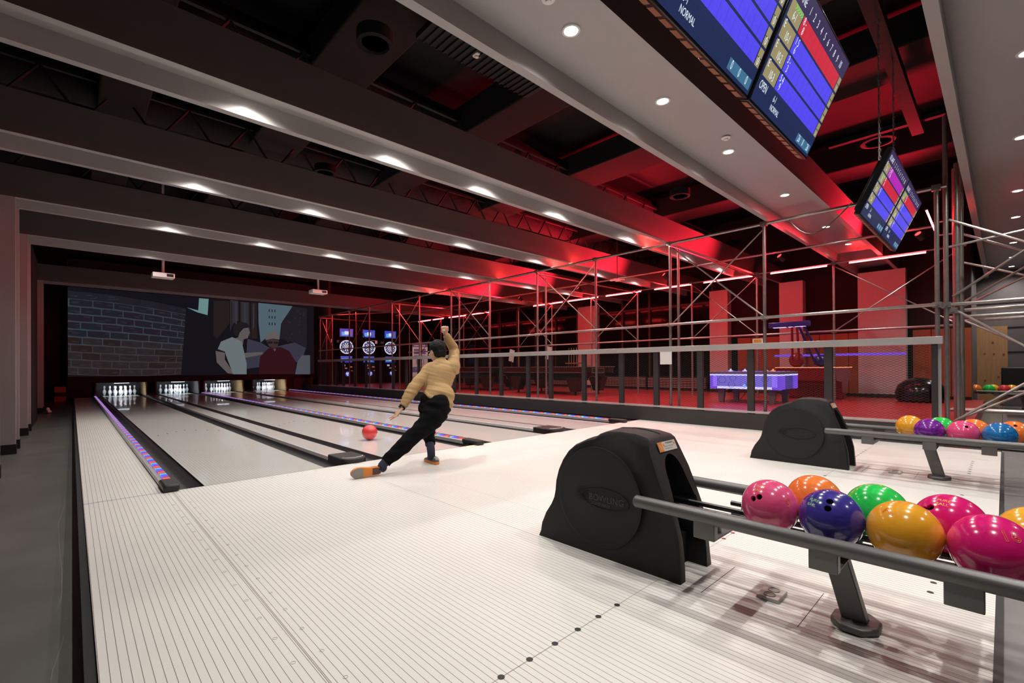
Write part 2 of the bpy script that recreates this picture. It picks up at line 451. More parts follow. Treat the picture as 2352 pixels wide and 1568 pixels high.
ln = ['leftmost', 'second from the left', 'third from the left', 'rightmost']
DECK = 19.45
def gut(x0, x1):
    b = MB(); n = 10; c = (x0+x1)/2; r = (x1-x0)/2
    pr = [(c - r*cos(pi*i/n), -.012 - .075*sin(pi*i/n)) for i in range(n+1)] + [(x1, -.12), (x0, -.12)]
    pr = pr[:n+1][::-1] + [(x0, -.12), (x1, -.12)]
    return b.prism(pr, 'y', .0, DECK)
for li, x in enumerate(LX):
    t = thing('bowling_lane', (x+LW/2, 0, -.12), 'pale glossy bowling lane, %s of the four' % ln[li], 'bowling lane', 'bowling lanes')
    b = MB().mi(0).box(x, x+LW, 0.0, DECK, -.12, 0)
    b.mi(1)
    for k in range(7):
        xx = x+(4.5+5*k)*BW; yy = 4.155 + .1542*(3-abs(k-3))
        b.add([(xx-.012, yy-.07, .0009), (xx+.012, yy-.07, .0009), (xx, yy+.07, .0009)], [(0, 1, 2)])
    for k in (2.5, 4.5, 7.5, 10.5, 13.5, 25.5, 28.5, 31.5, 34.5, 36.5): b.disc((x+k*BW, 2.1476, .0009), .007, 10)
    link('lane_bed', b, ['lane_boards_%d' % li, 'dot_black'], t, smooth=False)
    g0 = x-.19 if li == 0 else x-G
    link('gutter', gut(g0, x-.008), 'gutter', t); link('gutter', gut(x+LW+.008, x+LW+G), 'gutter', t)

# ball-return dividers (white capping) with black end caps
for k, (c, w) in enumerate(((1.4035, .27), (4.797, .35))):
    t = thing('lane_divider', (c, 0, -.1), 'white glossy divider strip with black oval end cap, %s pair of lanes' % ('left' if k == 0 else 'right'), 'lane divider', 'dividers between the lanes')
    b = MB().mi(0).box(c-w/2, c+w/2, .38, 17.9, -.1, .028)
    link('capping', b, 'cap_white', t, bevel=.006)
    b = MB(); hw = w/2+.008
    pr = [(-hw, .46), (-hw, .13)] + [(-hw*cos(pi*i/10), .13-.13*sin(pi*i/10)) for i in range(1, 10)] + [(hw, .13), (hw, .46)]
    b.prism([(c+p[0], p[1]-.02) for p in pr], 'z', -.1, .052)
    e = link('end_cap', b, 'rubber', t, bevel=.012)
    b = MB().path([(c+.8*hw*cos(pi*i/10), .11-.07*sin(pi*i/10), .053) for i in range(11)], .004, 6)
    WL[e.name] = wl(t); link('trim_line', b, 'lamp_ring', e)
    b = MB().box(c-.09, c+.09, 17.55, 17.75, .028, .10)
    link('sensor', b, 'rubber', t, bevel=.005)
# LED rails
M = bpy.data.materials.new('led_strip'); M.use_nodes = True; nt = M.node_tree; bs = nt.nodes['Principled BSDF']
g = nt.nodes.new('ShaderNodeNewGeometry'); sp = nt.nodes.new('ShaderNodeSeparateXYZ'); nt.links.new(g.outputs['Position'], sp.inputs[0])
fr = mathn(nt, 'FRACT', mathn(nt, 'DIVIDE', sp.outputs[1], .33)); cr = nt.nodes.new('ShaderNodeValToRGB'); nt.links.new(fr, cr.inputs[0])
cr.color_ramp.interpolation = 'EASE'
els = cr.color_ramp.elements; els[0].position = 0; els[0].color = (.9, .08, .06, 1); els[1].position = .25; els[1].color = (.25, .06, .12, 1)
for p, c in ((.36, (.10, .07, 1, 1)), (.58, (.10, .10, 1, 1)), (.72, (.04, .65, .8, 1)), (.85, (.2, .05, .1, 1)), (.95, (.9, .08, .06, 1))):
    e = els.new(p); e.color = c
nt.links.new(cr.outputs[0], bs.inputs['Emission Color']); bs.inputs['Emission Strength'].default_value = 1.15
bs.inputs['Base Color'].default_value = (.06, .06, .07, 1); bs.inputs['Roughness'].default_value = .2; MAT['led_strip'] = M
for k, c in enumerate((-.242, 3.08, 6.505)):
    w = .05
    t = thing('light_rail', (c, 0, -.1), 'low metal rail with coloured light strip, %s' % ('left of the leftmost lane', 'between the two middle lanes', 'right of the rightmost lane')[k], 'light rail', 'lit rails between the lanes')
    link('rail_body', MB().box(c-w, c+w, .24, 17.9, -.1, .035), 'alu', t, bevel=.006)
    link('light_strip', MB().box(c-w*.22, c+w*.74, .24, 17.9, .0355, .050), 'led_strip', t)
    b = MB().box(c-w-.008, c+w+.008, -.09 if k else -.05, .26, -.05 if False else .0005, .062)
    link('end_cap', b, 'rubber', t, bevel=.018)
    link('side_channel', MB().box(c-w-.014, c-w, .0, 17.9, -.1, -.012), 'black', t)

# ------------------------------------------------------------------ pin decks, pins, mask
MY = 17.95
b = MB().mi(0)
b.box(-.98, 7.72, MY, MY+.1, .52, 5.0)
b.box(-.98, -.30, MY, MY+.1, 0, .52)
b.box(6.42, 7.1, MY, MY+.1, 0, .52)
b.mi(1).box(6.72, 7.60, MY-.03, MY, 0, .56)
struct('wall_mask', b, ['dark_wall', 'blue_grey'], 'dark masking wall above the pins')
b = MB().box(-.30, 6.42, DECK+.5, DECK+.6, -.1, 3).box(-.30, 6.42, MY+.1, DECK+.6, .9, 1.0); struct('wall_pit', b, 'black')
pan = [(-.19, .08), (1.27, .08), (1.56, .07), (2.97, .08), (3.17, .06), (4.58, .07), (4.93, .07), (6.36, .07)]
kb = thing('kickback_panel', (-.21, 18, 0), 'worn grey kickback panel left of the leftmost pins', 'kickback panel', 'side panels between the pin decks')
def kick(x, m_, parent):
    pr = [(17.86, 0), (17.84, .10), (17.92, .2), (17.93, .52), (19.9, .52), (19.9, 0)]
    return link('side_panel', MB().prism(pr, 'x', x-.02, x+.02), m_, parent)
kick(-.21, 'grey_panel', kb)
KL = {1.26: ('worn tan kickback panel right of the leftmost pins', 'tan'), 1.56: ('grey metal kickback frame left of the second pin set', 'grey_panel'),
      2.98: ('grey kickback panel right of the second pin set', 'grey_panel'), 3.18: ('pale kickback panel left of the third pin set', 'white_paint'),
      4.60: ('tan kickback panel right of the third pin set', 'tan'), 4.98: ('grey kickback frame left of the fourth pin set', 'grey_panel'), 6.38: ('tan kickback panel right of the fourth pin set', 'tan')}
for x, (lab, m_) in KL.items():
    k2 = thing('kickback_panel', (x, 18, 0), lab, 'kickback panel', 'side panels between the pin decks'); kick(x, m_, k2)
# pit light bars
mat('pit_light', (1, 1, 1), .5, emit=5, ecol=(.75, .88, 1))
for li, x in enumerate(LX):
    t = thing('pin_light', (x+LW/2, 18.0, .46), 'white light bar above the pins of the %s lane' % ln[li].split(' from')[0], 'light bar', 'light bars over the pin decks')
    link('housing', MB().box(x+.1, x+LW-.1, 18.03, 18.12, .500, .519), 'lamp_ring', t)
    link('tube', MB().box(x+LW/2-.22, x+LW/2+.22, 18.045, 18.085, .492, .4995), 'pit_light', t)
    L = bpy.data.lights.new('pin_spot', 'AREA'); L.energy = 15; L.specular_factor = .3; L.color = (.8, .9, 1); L.shape = 'RECTANGLE'; L.size = .5; L.size_y = .05
    lo = bpy.data.objects.new('pin_spot', L); COL.objects.link(lo); lo.parent = t; lo.location = (0, .08, .03); lo.rotation_euler = (radians(48), 0, 0)
PP = [(.0001, 0), (.026, 0), (.0275, .006), (.029, .02), (.037, .055), (.048, .086), (.0575, .114), (.0605, .14), (.057, .165), (.047, .19), (.036, .213), (.0262, .235), (.0250, .240), (.0236, .247), (.0232, .255), (.0236, .265), (.0240, .273), (.028, .295), (.032, .32), (.0322, .343), (.026, .366), (.014, .378), (.0001, .381)]
def pin_mesh(c):
    b = MB(); b.lathe(PP, c, 20)
    for i, f in enumerate(b.f):
        z_ = sum(b.v[j][2] for j in f)/len(f)-c[2]
        b.m[i] = 1 if (.238 < z_ < .249) or (.262 < z_ < .275) else 0
    return b
pos = [(0, 0), (-.1524, .264), (.1524, .264), (-.3048, .528), (0, .528), (.3048, .528), (-.457, .792), (-.1524, .792), (.1524, .792), (.457, .792)]
pn = ['head pin at the front', 'left pin of the second row', 'right pin of the second row', 'left pin of the third row', 'middle pin of the third row', 'right pin of the third row',
      'leftmost pin of the back row', 'inner left pin of the back row', 'inner right pin of the back row', 'rightmost pin of the back row']
P0 = None
for li, x in enumerate(LX):
    for k, (dx, dy) in enumerate(pos):
        loc = (x+LW/2+dx, 18.288+dy, 0)
        lab = 'white bowling pin, %s on the %s lane' % (pn[k], ln[li].replace(' from the left', '')); grp = 'bowling pins'
        if P0 is None:
            P0 = tag(link('bowling_pin', pin_mesh(loc), ['pin_white', 'pin_red'], loc=loc), lab, 'bowling pin', grp)
        else:
            dup(P0, loc, lab)
# ------------------------------------------------------------------ projection on the mask wall
def pjm(name, col, e=1.0): glow(name, col, e, .9, .1)
pjm('p_black', (.006, .006, .009)); pjm('p_brick', (.012, .014, .019)); pjm('p_brick2', (.022, .017, .019)); pjm('p_mortar', (.036, .047, .060)); pjm('p_mortar2', (.040, .032, .034))
pjm('p_mint', (.13, .24, .24)); pjm('p_sky', (.075, .115, .14)); pjm('p_dark', (.014, .012, .018)); pjm('p_street', (.035, .035, .055)); pjm('p_fac', (.028, .026, .032)); pjm('p_fac2', (.018, .012, .012))
pjm('p_shirt', (.13, .155, .165)); pjm('p_face', (.10, .085, .085)); pjm('p_hair', (.012, .010, .012)); pjm('p_blond', (.11, .10, .09)); pjm('p_brown', (.045, .025, .025)); pjm('p_jacket', (.028, .006, .009)); pjm('p_pale', (.07, .075, .09))
PJ = {
    'window light': [(2.57, 3.52), (2.96, 3.43), (2.99, 3.94), (3.33, 3.94), (3.29, 3.26), (2.93, 3.35)],
    'sky': [(5.22, 3.95), (6.68, 3.92), (6.18, 3.08), (6.10, 2.38), (5.70, 2.54), (5.31, 2.18), (5.23, 3.02)],
    'bldgdark': [(6.68, 3.90), (7.33, 3.87), (7.32, 1.89), (6.76, 2.23), (6.10, 2.38), (6.22, 3.17)],
    'street': [(4.78, 2.33), (5.31, 2.18), (5.70, 1.94), (6.76, 2.23), (7.28, 1.98), (7.10, 1.35), (4.70, 1.00)],
    'facade1': [(3.50, 3.87), (4.09, 3.93), (4.09, 2.96), (3.63, 2.29), (3.49, 2.44)],
    'facade2': [(4.12, 3.97), (4.43, 3.96), (4.43, 3.10), (4.23, 2.96), (4.12, 2.63)],
    'facade3': [(4.52, 3.93), (4.86, 3.93), (4.89, 2.34), (4.78, 2.66), (4.52, 3.08)],
    'facade4': [(4.92, 3.94), (5.17, 3.94), (5.17, 2.35), (4.93, 2.34)],
    'hair1': [(4.23, 2.64), (4.27, 2.92), (4.52, 3.06), (4.78, 3.01), (4.87, 2.83), (4.63, 2.78), (4.47, 2.57), (4.42, 2.38), (4.30, 2.48)],
    'face1': [(4.47, 2.65), (4.63, 2.78), (4.82, 2.82), (4.88, 2.60), (4.83, 2.50), (4.80, 2.36), (4.63, 2.30), (4.60, 2.05), (4.26, 2.31), (4.42, 2.38)],
    'shirt1': [(3.63, 1.81), (3.77, 2.17), (4.19, 2.38), (4.55, 2.20), (4.63, 1.83), (4.74, 1.25), (4.74, 0.77), (4.22, 0.78), (3.98, 1.50), (3.92, 1.72)],
    'arm1': [(3.57, 1.77), (3.92, 1.70), (3.91, 1.41), (4.26, 0.78), (4.01, 0.83), (3.61, 1.29)],
    'arm1b': [(4.63, 1.70), (5.38, 1.76), (5.43, 1.66), (4.70, 1.49)],
    'hair2': [(5.50, 2.29), (5.56, 2.57), (5.82, 2.73), (6.06, 2.62), (6.10, 2.34), (5.82, 2.37)],
    'face2': [(5.54, 2.28), (5.82, 2.35), (6.08, 2.31), (6.02, 2.03), (5.86, 1.93), (5.66, 2.01)],
    'jacket2': [(5.23, 1.00), (5.28, 1.55), (5.62, 1.92), (6.14, 2.00), (6.51, 1.83), (6.81, 1.34), (6.76, 0.74), (5.23, 0.77)],
    'white3': [(6.78, 0.74), (6.89, 1.34), (7.10, 1.63), (7.47, 1.64), (7.47, 0.73)]}
pm = ['p_black', 'p_brick', 'p_brick2', 'p_mortar', 'p_mortar2', 'p_mint', 'p_sky', 'p_dark', 'p_street', 'p_fac', 'p_fac2', 'p_shirt', 'p_face', 'p_hair', 'p_blond', 'p_brown', 'p_jacket', 'p_pale']
pi_ = {n: i for i, n in enumerate(pm)}
b = MB(); lay = [0]
def pp(pts, m_, dz=None):
    lay[0] += 1; y = MY - .004 - .0004*(lay[0] if dz is None else dz)
    b.mi(pi_[m_]).add([(x, y, z) for x, z in pts], [tuple(range(len(pts)-1, -1, -1))])
pp([(-.95, .76), (7.66, .76), (7.66, 3.98), (-.95, 3.98)], 'p_black')
def bil(s, t):   # s across 0..1, t rows 0..1 (bottom..top)
    xl, zl = -.95, .84 + t*2.99; xr, zr = 2.37 + .17*t, .80 + t*2.67
    return (xl+(xr-xl)*s, zl+(zr-zl)*s + .16*sin(pi*s)*(t-.4))
NR = 11
lay[0] = 2
for r_ in range(NR):
    t0, t1 = r_/NR, (r_+1)/NR
    lo = 'p_mortar2' if t1 < .45 else 'p_mortar'
    if t1 > .93: lo = 'p_brick'
    pp([bil(0, t0), bil(.34, t0), bil(.67, t0), bil(1, t0), bil(1, t1), bil(.67, t1), bil(.34, t1), bil(0, t1)], lo, 2)
    x = -.08 - .09*(r_ % 2)*1.0
    while x < 1:
        w = random.uniform(.15, .20); a = max(0, x); c = min(1, x+w-.008)
        if c > a+.01:
            g = .0028
            pp([bil(a, t0+.009+g), bil((a+c)/2, t0+.006), bil(c, t0+.009), bil(c, t1-.010), bil((a+c)/2, t1-.006), bil(a, t1-.008)], ('p_brick2' if random.random() < .7 else 'p_fac2') if t1 < .5 else ('p_dark' if random.random() < .35 else 'p_brick'), 4)
            for q_ in range(3):
                u0 = random.uniform(a, c-.02); v0 = random.uniform(t0+.02, t1-.03); pp([bil(u0, v0), bil(min(c, u0+.06), v0+.002), bil(min(c, u0+.05), v0+.010), bil(u0+.01, v0+.008)], 'p_fac' if random.random() < .6 else 'p_dark', 5)
        x += w
lay[0] = 6
pp(PJ['window light'], 'p_mint'); pp(PJ['sky'], 'p_sky'); pp(PJ['bldgdark'], 'p_dark'); pp(PJ['street'], 'p_street')
pp(PJ['facade1'], 'p_fac2'); pp(PJ['facade2'], 'p_fac'); pp(PJ['facade3'], 'p_fac'); pp(PJ['facade4'], 'p_fac2')
for i in range(6):
    x = 4.15+i*.17; pp([(x, 3.9), (x+.05, 3.9), (x+.05, 2.9), (x, 2.7)], 'p_street' if i % 2 else 'p_fac2')
for i in range(9):
    x = 5.35+.12*(i % 3); z = 3.7-.3*(i//3); pp([(x+.3, z), (x+.34, z), (x+.34, z-.12), (x+.3, z-.12)], 'p_dark')
for i in range(14):
    x = random.uniform(6.3, 7.2); z = random.uniform(2.2, 3.7); pp([(x, z), (x+.04, z), (x+.04, z+.05), (x, z+.05)], 'p_fac')
pp(PJ['white3'], 'p_pale'); pp(PJ['face1'], 'p_face'); pp(PJ['hair1'], 'p_hair'); pp(PJ['arm1b'], 'p_face'); pp(PJ['arm1'], 'p_face'); pp(PJ['shirt1'], 'p_shirt')
pp([(3.62, 1.80), (3.92, 1.69), (3.93, 1.74), (3.64, 1.86)], 'p_hair')
pp(PJ['jacket2'], 'p_jacket'); pp(PJ['face2'], 'p_brown'); pp(PJ['hair2'], 'p_blond')
pp([(5.6, 2.24), (5.8, 2.24), (5.8, 2.14), (5.6, 2.14)], 'p_hair'); pp([(5.86, 2.24), (6.05, 2.24), (6.05, 2.14), (5.86, 2.14)], 'p_hair')
pp([(5.83, 1.9), (5.95, 1.93), (5.9, 1.78)], 'p_pale')
tag(link('projected_film', b, pm, loc=(3.3, MY, .8), smooth=False), 'dim projected film of a brick wall and two young men above the pins', 'projected picture')

# ------------------------------------------------------------------ aluminium-topped mesh railing
PY = [-4.20, -3.06, -2.0, -1.17, -.33, .43, 1.36, 2.31, 3.04, 4.0, 5.0, 6.0, 6.95, 7.88, 8.62, 9.47, 10.39, 11.50, 12.45, 13.49, 14.17, 15.2, 16.0]
t = thing('railing', (7.17, -4.2, .25), 'waist high railing of black posts and expanded metal under an aluminium top rail', 'railing')
link('top_rail', MB().box(7.11, 7.24, -4.28, 16.05, 1.29, 1.385), 'alu', t, bevel=.003)
link('bottom_rail', MB().box(7.13, 7.19, -4.25, 16.0, .265, .295), 'alu', t)
for i, y in enumerate(PY):
    w = .05 if i else .03
    link('post', MB().box(7.14, 7.20, y-w, y+w, .25, 1.29), 'post_black', t, bevel=.003)
link('end_frame', MB().box(7.19, 7.23, -4.26, -4.22, .25, 1.29), 'alu', t)
for i in range(len(PY)-1):
    y0, y1 = PY[i]+.05, PY[i+1]-.05; z0, z1 = .31, 1.28
    b = MB(); cw, sl = .066, .5; hh = .0016
    for sg in (1, -1):
        k0 = int((y0 - (z1-z0)/sl)/cw)-1; k1 = int((y1 + (z1-z0)/sl)/cw)+2
        for k in range(k0, k1):
            ya = k*cw       # y at z0
            # line y = ya + sg*(z-z0)/sl
            za, zb = z0, z1; pa, pb = ya, ya+sg*(z1-z0)/sl
            def cl(p, z, q, zq):
                for lim, s in ((y0, 1), (y1, -1)):
                    if (p-lim)*s < 0:
                        if (q-lim)*s <= 0: return None
                        tt = (lim-p)/(q-p); z = z+(zq-z)*tt; p = lim
                return p, z
            A = cl(pa, za, pb, zb); B = cl(pb, zb, pa, za)
            if not A or not B or abs(A[0]-B[0]) < .004: continue
            d = Vector((0, B[0]-A[0], B[1]-A[1])).normalized(); nrm = Vector((0, -d.z, d.y))*hh
            a = Vector((7.165, *A)); c = Vector((7.165, *B)); x = Vector((.0016, 0, 0))
            b.add([a-nrm, a+nrm, a+x, c-nrm, c+nrm, c+x], [(0, 1, 4, 3), (1, 2, 5, 4), (2, 0, 3, 5)])
    link('mesh_panel', b, 'wire', t, smooth=False)
b = MB().mi(0).box(7.108, 7.110, -.67, -.44, 1.06, 1.29); tag(link('notice', b, 'white', loc=(7.109, -.55, 1.06)), 'white paper notice taped to the railing mesh', 'notice')
b = MB().mi(0).box(7.20, 7.205, -2.17, -2.02, 1.385, 1.46).mi(1).box(7.195, 7.2, -2.155, -2.035, 1.40, 1.45)
tag(link('sign', b, ['white', 'shoe_orange'], loc=(7.2, -2.1, 1.385)), 'small framed orange sign standing on the aluminium rail', 'sign')

# ------------------------------------------------------------------ scaffolding
SY = [-4.21, -2.12, -.47, 1.25, 2.99, 4.76, 6.53, 8.28, 10.07, 11.8, 13.56, 15.27, 16.63]
def clamp(b, x, y, z): b.box(x-.04, x+.04, y-.045, y+.045, z-.035, z+.035); b.tube((x-.06, y, z), (x+.06, y, z), .018, 8)
def scaffold(name, X, label, ys, ztop=3.38, zmid=1.81, odd=0):
    t = thing(name, (X, ys[0], RZ), label, 'scaffolding')
    for y in ys:
        link('post', MB().tube((X, y, RZ), (X, y, ztop-.02), .025, 12), 'steel_tube', t)
    link('top_tube', MB().tube((X, ys[0]-.10, ztop), (X, ys[-1]+.03, ztop), .026, 12), 'steel_tube', t)
    link('guard_tube', MB().tube((X-.04, ys[0], zmid), (X-.04, ys[-1], zmid), .024, 12), 'steel_tube', t)
    for i in range(len(ys)-1):
        if i % 2 == odd:
            link('brace', MB().tube((X+.03, ys[i], ztop-.06), (X+.03, ys[i+1], zmid), .013, 8), 'steel_tube', t)
            link('brace', MB().tube((X+.05, ys[i+1], ztop-.06), (X+.05, ys[i], zmid), .013, 8), 'steel_tube', t)
    for y in ys:
        for zz in (ztop-.005, zmid): b = MB(); clamp(b, X-.01, y, zz); link('clamp', b, 'steel_tube', t)
    return t
kf = lambda y, k: -4.808 + (y+4.808)*k
sf = scaffold('scaffold', 7.32, 'long weathered steel tube scaffold behind the railing, next to the lanes', [kf(y, .984) for y in SY], 3.318, 1.80, odd=1)
for y in SY[2::2]:
    link('post', MB().tube((7.60, kf(y, .984)-.02, RZ), (7.60, kf(y, .984)-.02, 3.30), .024, 10), 'steel_tube', sf)
sb = scaffold('scaffold', 11.65, 'steel tube scaffold in front of the right wall, carrying the red light tubes', [kf(y, .973) for y in SY[:-1]+[16.4]], 3.318, 1.79, odd=0)
tc_ = thing('scaffold', (9.8, -3, 3.3), 'overhead scaffold tubes linking the front and back rows under the beams', 'scaffolding')
link('long_tube', MB().tube((9.55, -4.0, 3.315), (9.55, 13.5, 3.315), .025, 12), 'steel_tube', tc_)
for y in (2.99, -.47, 6.53, 10.07, 16.55):
    link('cross_tube', MB().tube((7.27, kf(y, .98), 3.262), (11.72, kf(y, .98), 3.262), .024, 12), 'steel_tube', tc_)
link('cross_tube', MB().tube((7.3, 15.0, 3.30), (10.4, 9.5, 3.30), .02, 10), 'steel_tube', tc_)
# red light tubes
def red(p, q, label, grp='red light tubes on the scaffold', m_='red_tube'):
    t = thing('light_tube', p, label, 'light tube', grp)
    link('glow_tube', MB().tube(p, q, .012, 10), m_, t)
    d = (Vector(q)-Vector(p)).normalized()*.03
    b = MB().tube(Vector(p)-d, Vector(p), .018, 10).tube(Vector(q), Vector(q)+d, .018, 10)
    link('end_cap', b, 'black', t)
    return t
TB = [(-3.72, -2.42), (-2.0, -.80), (-.38, .90), (1.25, 2.40), (2.85, 4.15), (4.45, 5.75), (6.0, 7.45), (9.95, 11.2), (11.6, 12.9), (13.3, 14.2), (14.4, 15.5)]
for i, (a, c) in enumerate(TB):
    red((11.62, kf(a, .972), 3.272), (11.62, kf(c, .972), 3.272), 'glowing red light tube under the back scaffold rail, %s from the right end' % ORD[i].replace('nearest', 'first'))
TF = [(-.35, .75), (1.5, 2.6), (3.2, 4.4), (6.8, 7.9), (8.6, 9.8), (13.7, 14.9), (15.4, 16.3)]
for i, (a, c) in enumerate(TF):
    red((7.362, kf(a, .984), 3.322), (7.362, kf(c, .984), 3.322), 'red light tube behind the front scaffold rail, %s from the right end' % ORD[i].replace('nearest', 'first'), m_='red_front')
lt_ = red((8.15, -4.05, 3.27), (9.0, -4.1, 3.05), 'slanting red light tube by the corner of the scaffold tower')
link('bracket', MB().tube((8.6, -4.32, 3.16), (8.6, -4.07, 3.15), .012, 8).tube((9.1, -4.34, 3.05), (9.0, -4.1, 3.04), .012, 8), 'steel_tube', lt_)
# tower at the end of the railing
t = thing('scaffold', (7.4, -4.3, 0), 'steel scaffold tower with crossed braces at the end of the railing', 'scaffolding')
for p in ((7.46, -4.40, 3.62), (7.9, -4.42, 4.1), (8.6, -4.32, 3.9), (9.1, -4.34, 3.6), (7.40, -4.30, 4.32)):
    link('post', MB().tube((p[0], p[1], -.003 if p[1] > -4.5 else 0), p, .026, 12), 'steel_tube', t)
for x, z, y2 in ((7.40, 1.80, -6.2), (7.95, 1.76, -6.2), (8.62, 1.72, -6.2), (9.15, 1.70, -6.2), (8.62, .36, -6.2), (9.1, .34, -6.2), (7.95, .2, -6.2), (7.5, .08, -6.2)):
    link('rail', MB().tube((x, -4.25, z), (x, y2, z), .024, 12), 'steel_tube', t)
for a, c in (((7.42, -4.33, 1.77), (7.42, -5.25, 1.02)), ((7.42, -5.25, 1.02), (7.42, -4.36, .30)), ((8.60, -4.36, 1.70), (8.60, -5.5, .95)), ((8.60, -5.5, .95), (8.60, -4.38, .25)),
             ((7.42, -4.33, 2.9), (7.42, -5.9, 1.9)), ((7.42, -4.36, 1.9), (7.42, -5.9, 3.1)), ((8.6, -4.36, 2.95), (8.6, -6.1, 1.9)), ((8.6, -4.36, 1.9), (8.6, -6.1, 3.1)),
             ((9.1, -4.36, 2.6), (9.1, -6.1, 1.8)), ((9.1, -4.36, 1.9), (9.1, -6.1, 2.9)), ((7.44, -4.33, 2.55), (7.44, -6.0, 2.75)), ((7.9, -4.38, 1.7), (8.6, -4.36, .1)), ((7.46, -4.4, 1.75), (7.9, -4.42, .06))):
    link('brace', MB().tube(a, c, .015, 8), 'steel_tube', t)
for c_ in ((7.41, -4.30, 1.80), (7.43, -4.36, 1.72)): b = MB(); clamp(b, *c_); link('clamp', b, 'steel_tube', t)
b = MB().tube((7.30, -4.27, 1.78), (7.38, -4.28, 1.78), .03, 12); link('tube_end', b, 'steel_tube', t)

# ------------------------------------------------------------------ ball return with rack
RX = 1.404
mat('relief', (.022, .021, .021), .25)
def carve(o, mb, par):
    cut = link('cut', mb, 'black', par, smooth=False, fixn=True)
    mo = o.modifiers.new('b', 'BOOLEAN'); mo.operation = 'DIFFERENCE'; mo.object = cut; mo.solver = 'EXACT'
    bpy.context.view_layer.update(); baked(o, None); bpy.data.objects.remove(cut)
def ball_return():
    t = thing('ball_return', (RX, -3.9, 0), 'black rounded ball return with grey tube rack serving the left pair of lanes', 'ball return', 'ball returns')
    pr = [(-2.853, .0), (-2.858, .03), (-2.868, .08), (-2.902, .15), (-2.945, .21), (-2.968, .255), (-2.978, .30), (-2.985, .36), (-3.005, .425), (-3.038, .488), (-3.078, .543), (-3.125, .584), (-3.199, .62),
          (-3.25, .634), (-3.279, .656), (-3.328, .672), (-3.40, .678), (-3.50, .675), (-3.565, .662), (-3.585, .645), (-3.60, .605), (-3.648, .497), (-3.686, .402), (-3.718, .318), (-3.748, .19), (-3.758, .07), (-3.76, 0)]
    # side shell loft: full width at mid, narrower crown
    def w(z): return .168 if z < .50 else .168 - .045*((z-.50)/.18)**1.7
    b = MB(); n = len(pr)
    xs = (-1, -.93, -.55, 0, .55, .93, 1)
    vs = []
    for s in xs:
        for (y, z) in pr:
            k = 1 if abs(s) < .95 else .975
            yc, zc = -3.35, .30
            lift = .012*(1-s*s) if z > .6 else 0
            vs.append((RX + s*w(z), yc+(y-yc)*k if z > .02 else y, (zc+(z-zc)*k if z > .1 else z) + lift))
    fs = []
    for i in range(len(xs)-1):
        for j in range(n-1): fs.append((i*n+j, (i+1)*n+j, (i+1)*n+j+1, i*n+j+1))
        fs.append((i*n+n-1, (i+1)*n+n-1, (i+1)*n, i*n))
    fs.append(tuple(range(n))[::-1]); fs.append(tuple(range((len(xs)-1)*n, len(xs)*n)))
    b.add(vs, fs)
    body = link('hood', b, 'hood', t, angle=50, fixn=True)
    # opening in the slanted back and the recess below it, cut out
    c = MB(); st = [(.088*cos(a), .462+.115*sin(a)) for a in [pi*i/12 for i in range(13)]] + [(-.110, .36), (-.118, .31), (.118, .31), (.110, .36)]
    c.prism([(RX+x, z) for x, z in st], 'y', -4.0, -3.30)
    carve(body, c, t)
    carve(body, MB().box(RX-.118, RX+.118, -4.0, -3.655, -.05, .3125), t)
    carve(body, MB().box(RX-.118, RX+.118, -4.0, -3.45, .16, .36), t)
    body.data.set_sharp_from_angle(angle=radians(40))
    # raised round disc on both sides
    for sg in (-1, 1):
        xx = RX + sg*.1665
        b = MB(); b.lathe([(.272, -.002), (.272, .0035), (.262, .006), (.250, .0035), (.12, .003), (.0001, .0028)], (xx, -3.287, .318), 64, (sg, 0, 0)); link('side_disc', b, 'hood', t, angle=50)
        # emblem: ellipse, ribbed ball and lettering in low relief
        b = MB(); e = []
        for i in range(40):
            a = 2*pi*i/40; e.append((xx+sg*.0042, -3.335 - .15*cos(a), .315 + .055*sin(a)))
        b.path(e, .003, 6, True)
        uy = Vector((0, -sg*-1, 0)) if sg < 0 else Vector((0, 1, 0))
        ux = Vector((0, -1, 0)) if sg < 0 else Vector((0, 1, 0))
        o = Vector((xx+sg*.0060, -3.235 if sg < 0 else -3.42, .30))
        b2 = MB(); text_on(b2, 'BOWLING', .050, o, ux, (0, 0, 1), .95)
        text_on(b2, 'COMPANY', .024, o+Vector((0, 0, -.024)), ux, (0, 0, 1), 1.2)
        link('lettering', b2, 'relief', t, smooth=False)
        for i in range(9):
            z = .285+.009*i; h = sqrt(max(0, .04**2-(z-.322)**2)); yc = -3.185 if sg < 0 else -3.46
            b.box(xx+sg*.003-.001, xx+sg*.006+.001, yc-h, yc+h, z-.002, z+.002)
        link('emblem', b, 'hood', t, smooth=False)
    link('crown_seam', MB().path([(RX, -3.29, .668), (RX, -3.34, .6865), (RX, -3.42, .6925), (RX, -3.50, .689), (RX, -3.57, .675)], .0025, 6), 'black', t)
    # frame edge around the opening
    e = [(-.13, .64), (.13, .64)]
    # sticker on the sloped face
    P = Vector((RX, -3.618, .59)); dn = Vector((0, -.048-.0, -.108)).normalized(); nr = Vector((0, -.108, .048)).normalized()
    P = Vector((RX, -3.594, .633)) + nr*.004
    b = MB(); ux = Vector((1, 0, 0)); uy = -dn
    b.mi(0).frame(P, ux, uy, [(-.085, -.046), (.095, -.046), (.095, .004), (-.085, .004)])
    b.mi(1).frame(P+nr*.0006, ux, uy, [(-.084, -.045), (-.042, -.045), (-.042, .003), (-.084, .003)])
    b.mi(2); text_on(b, '<WARNING>', .014, P+nr*.0012-ux*.012-uy*.010, ux, uy)
    text_on(b, 'Keep hands out of the opening', .0072, P+nr*.0012-ux*.028-uy*.024, ux, uy)
    text_on(b, 'of the ball return machine', .0072, P+nr*.0012-ux*.028-uy*.036, ux, uy)
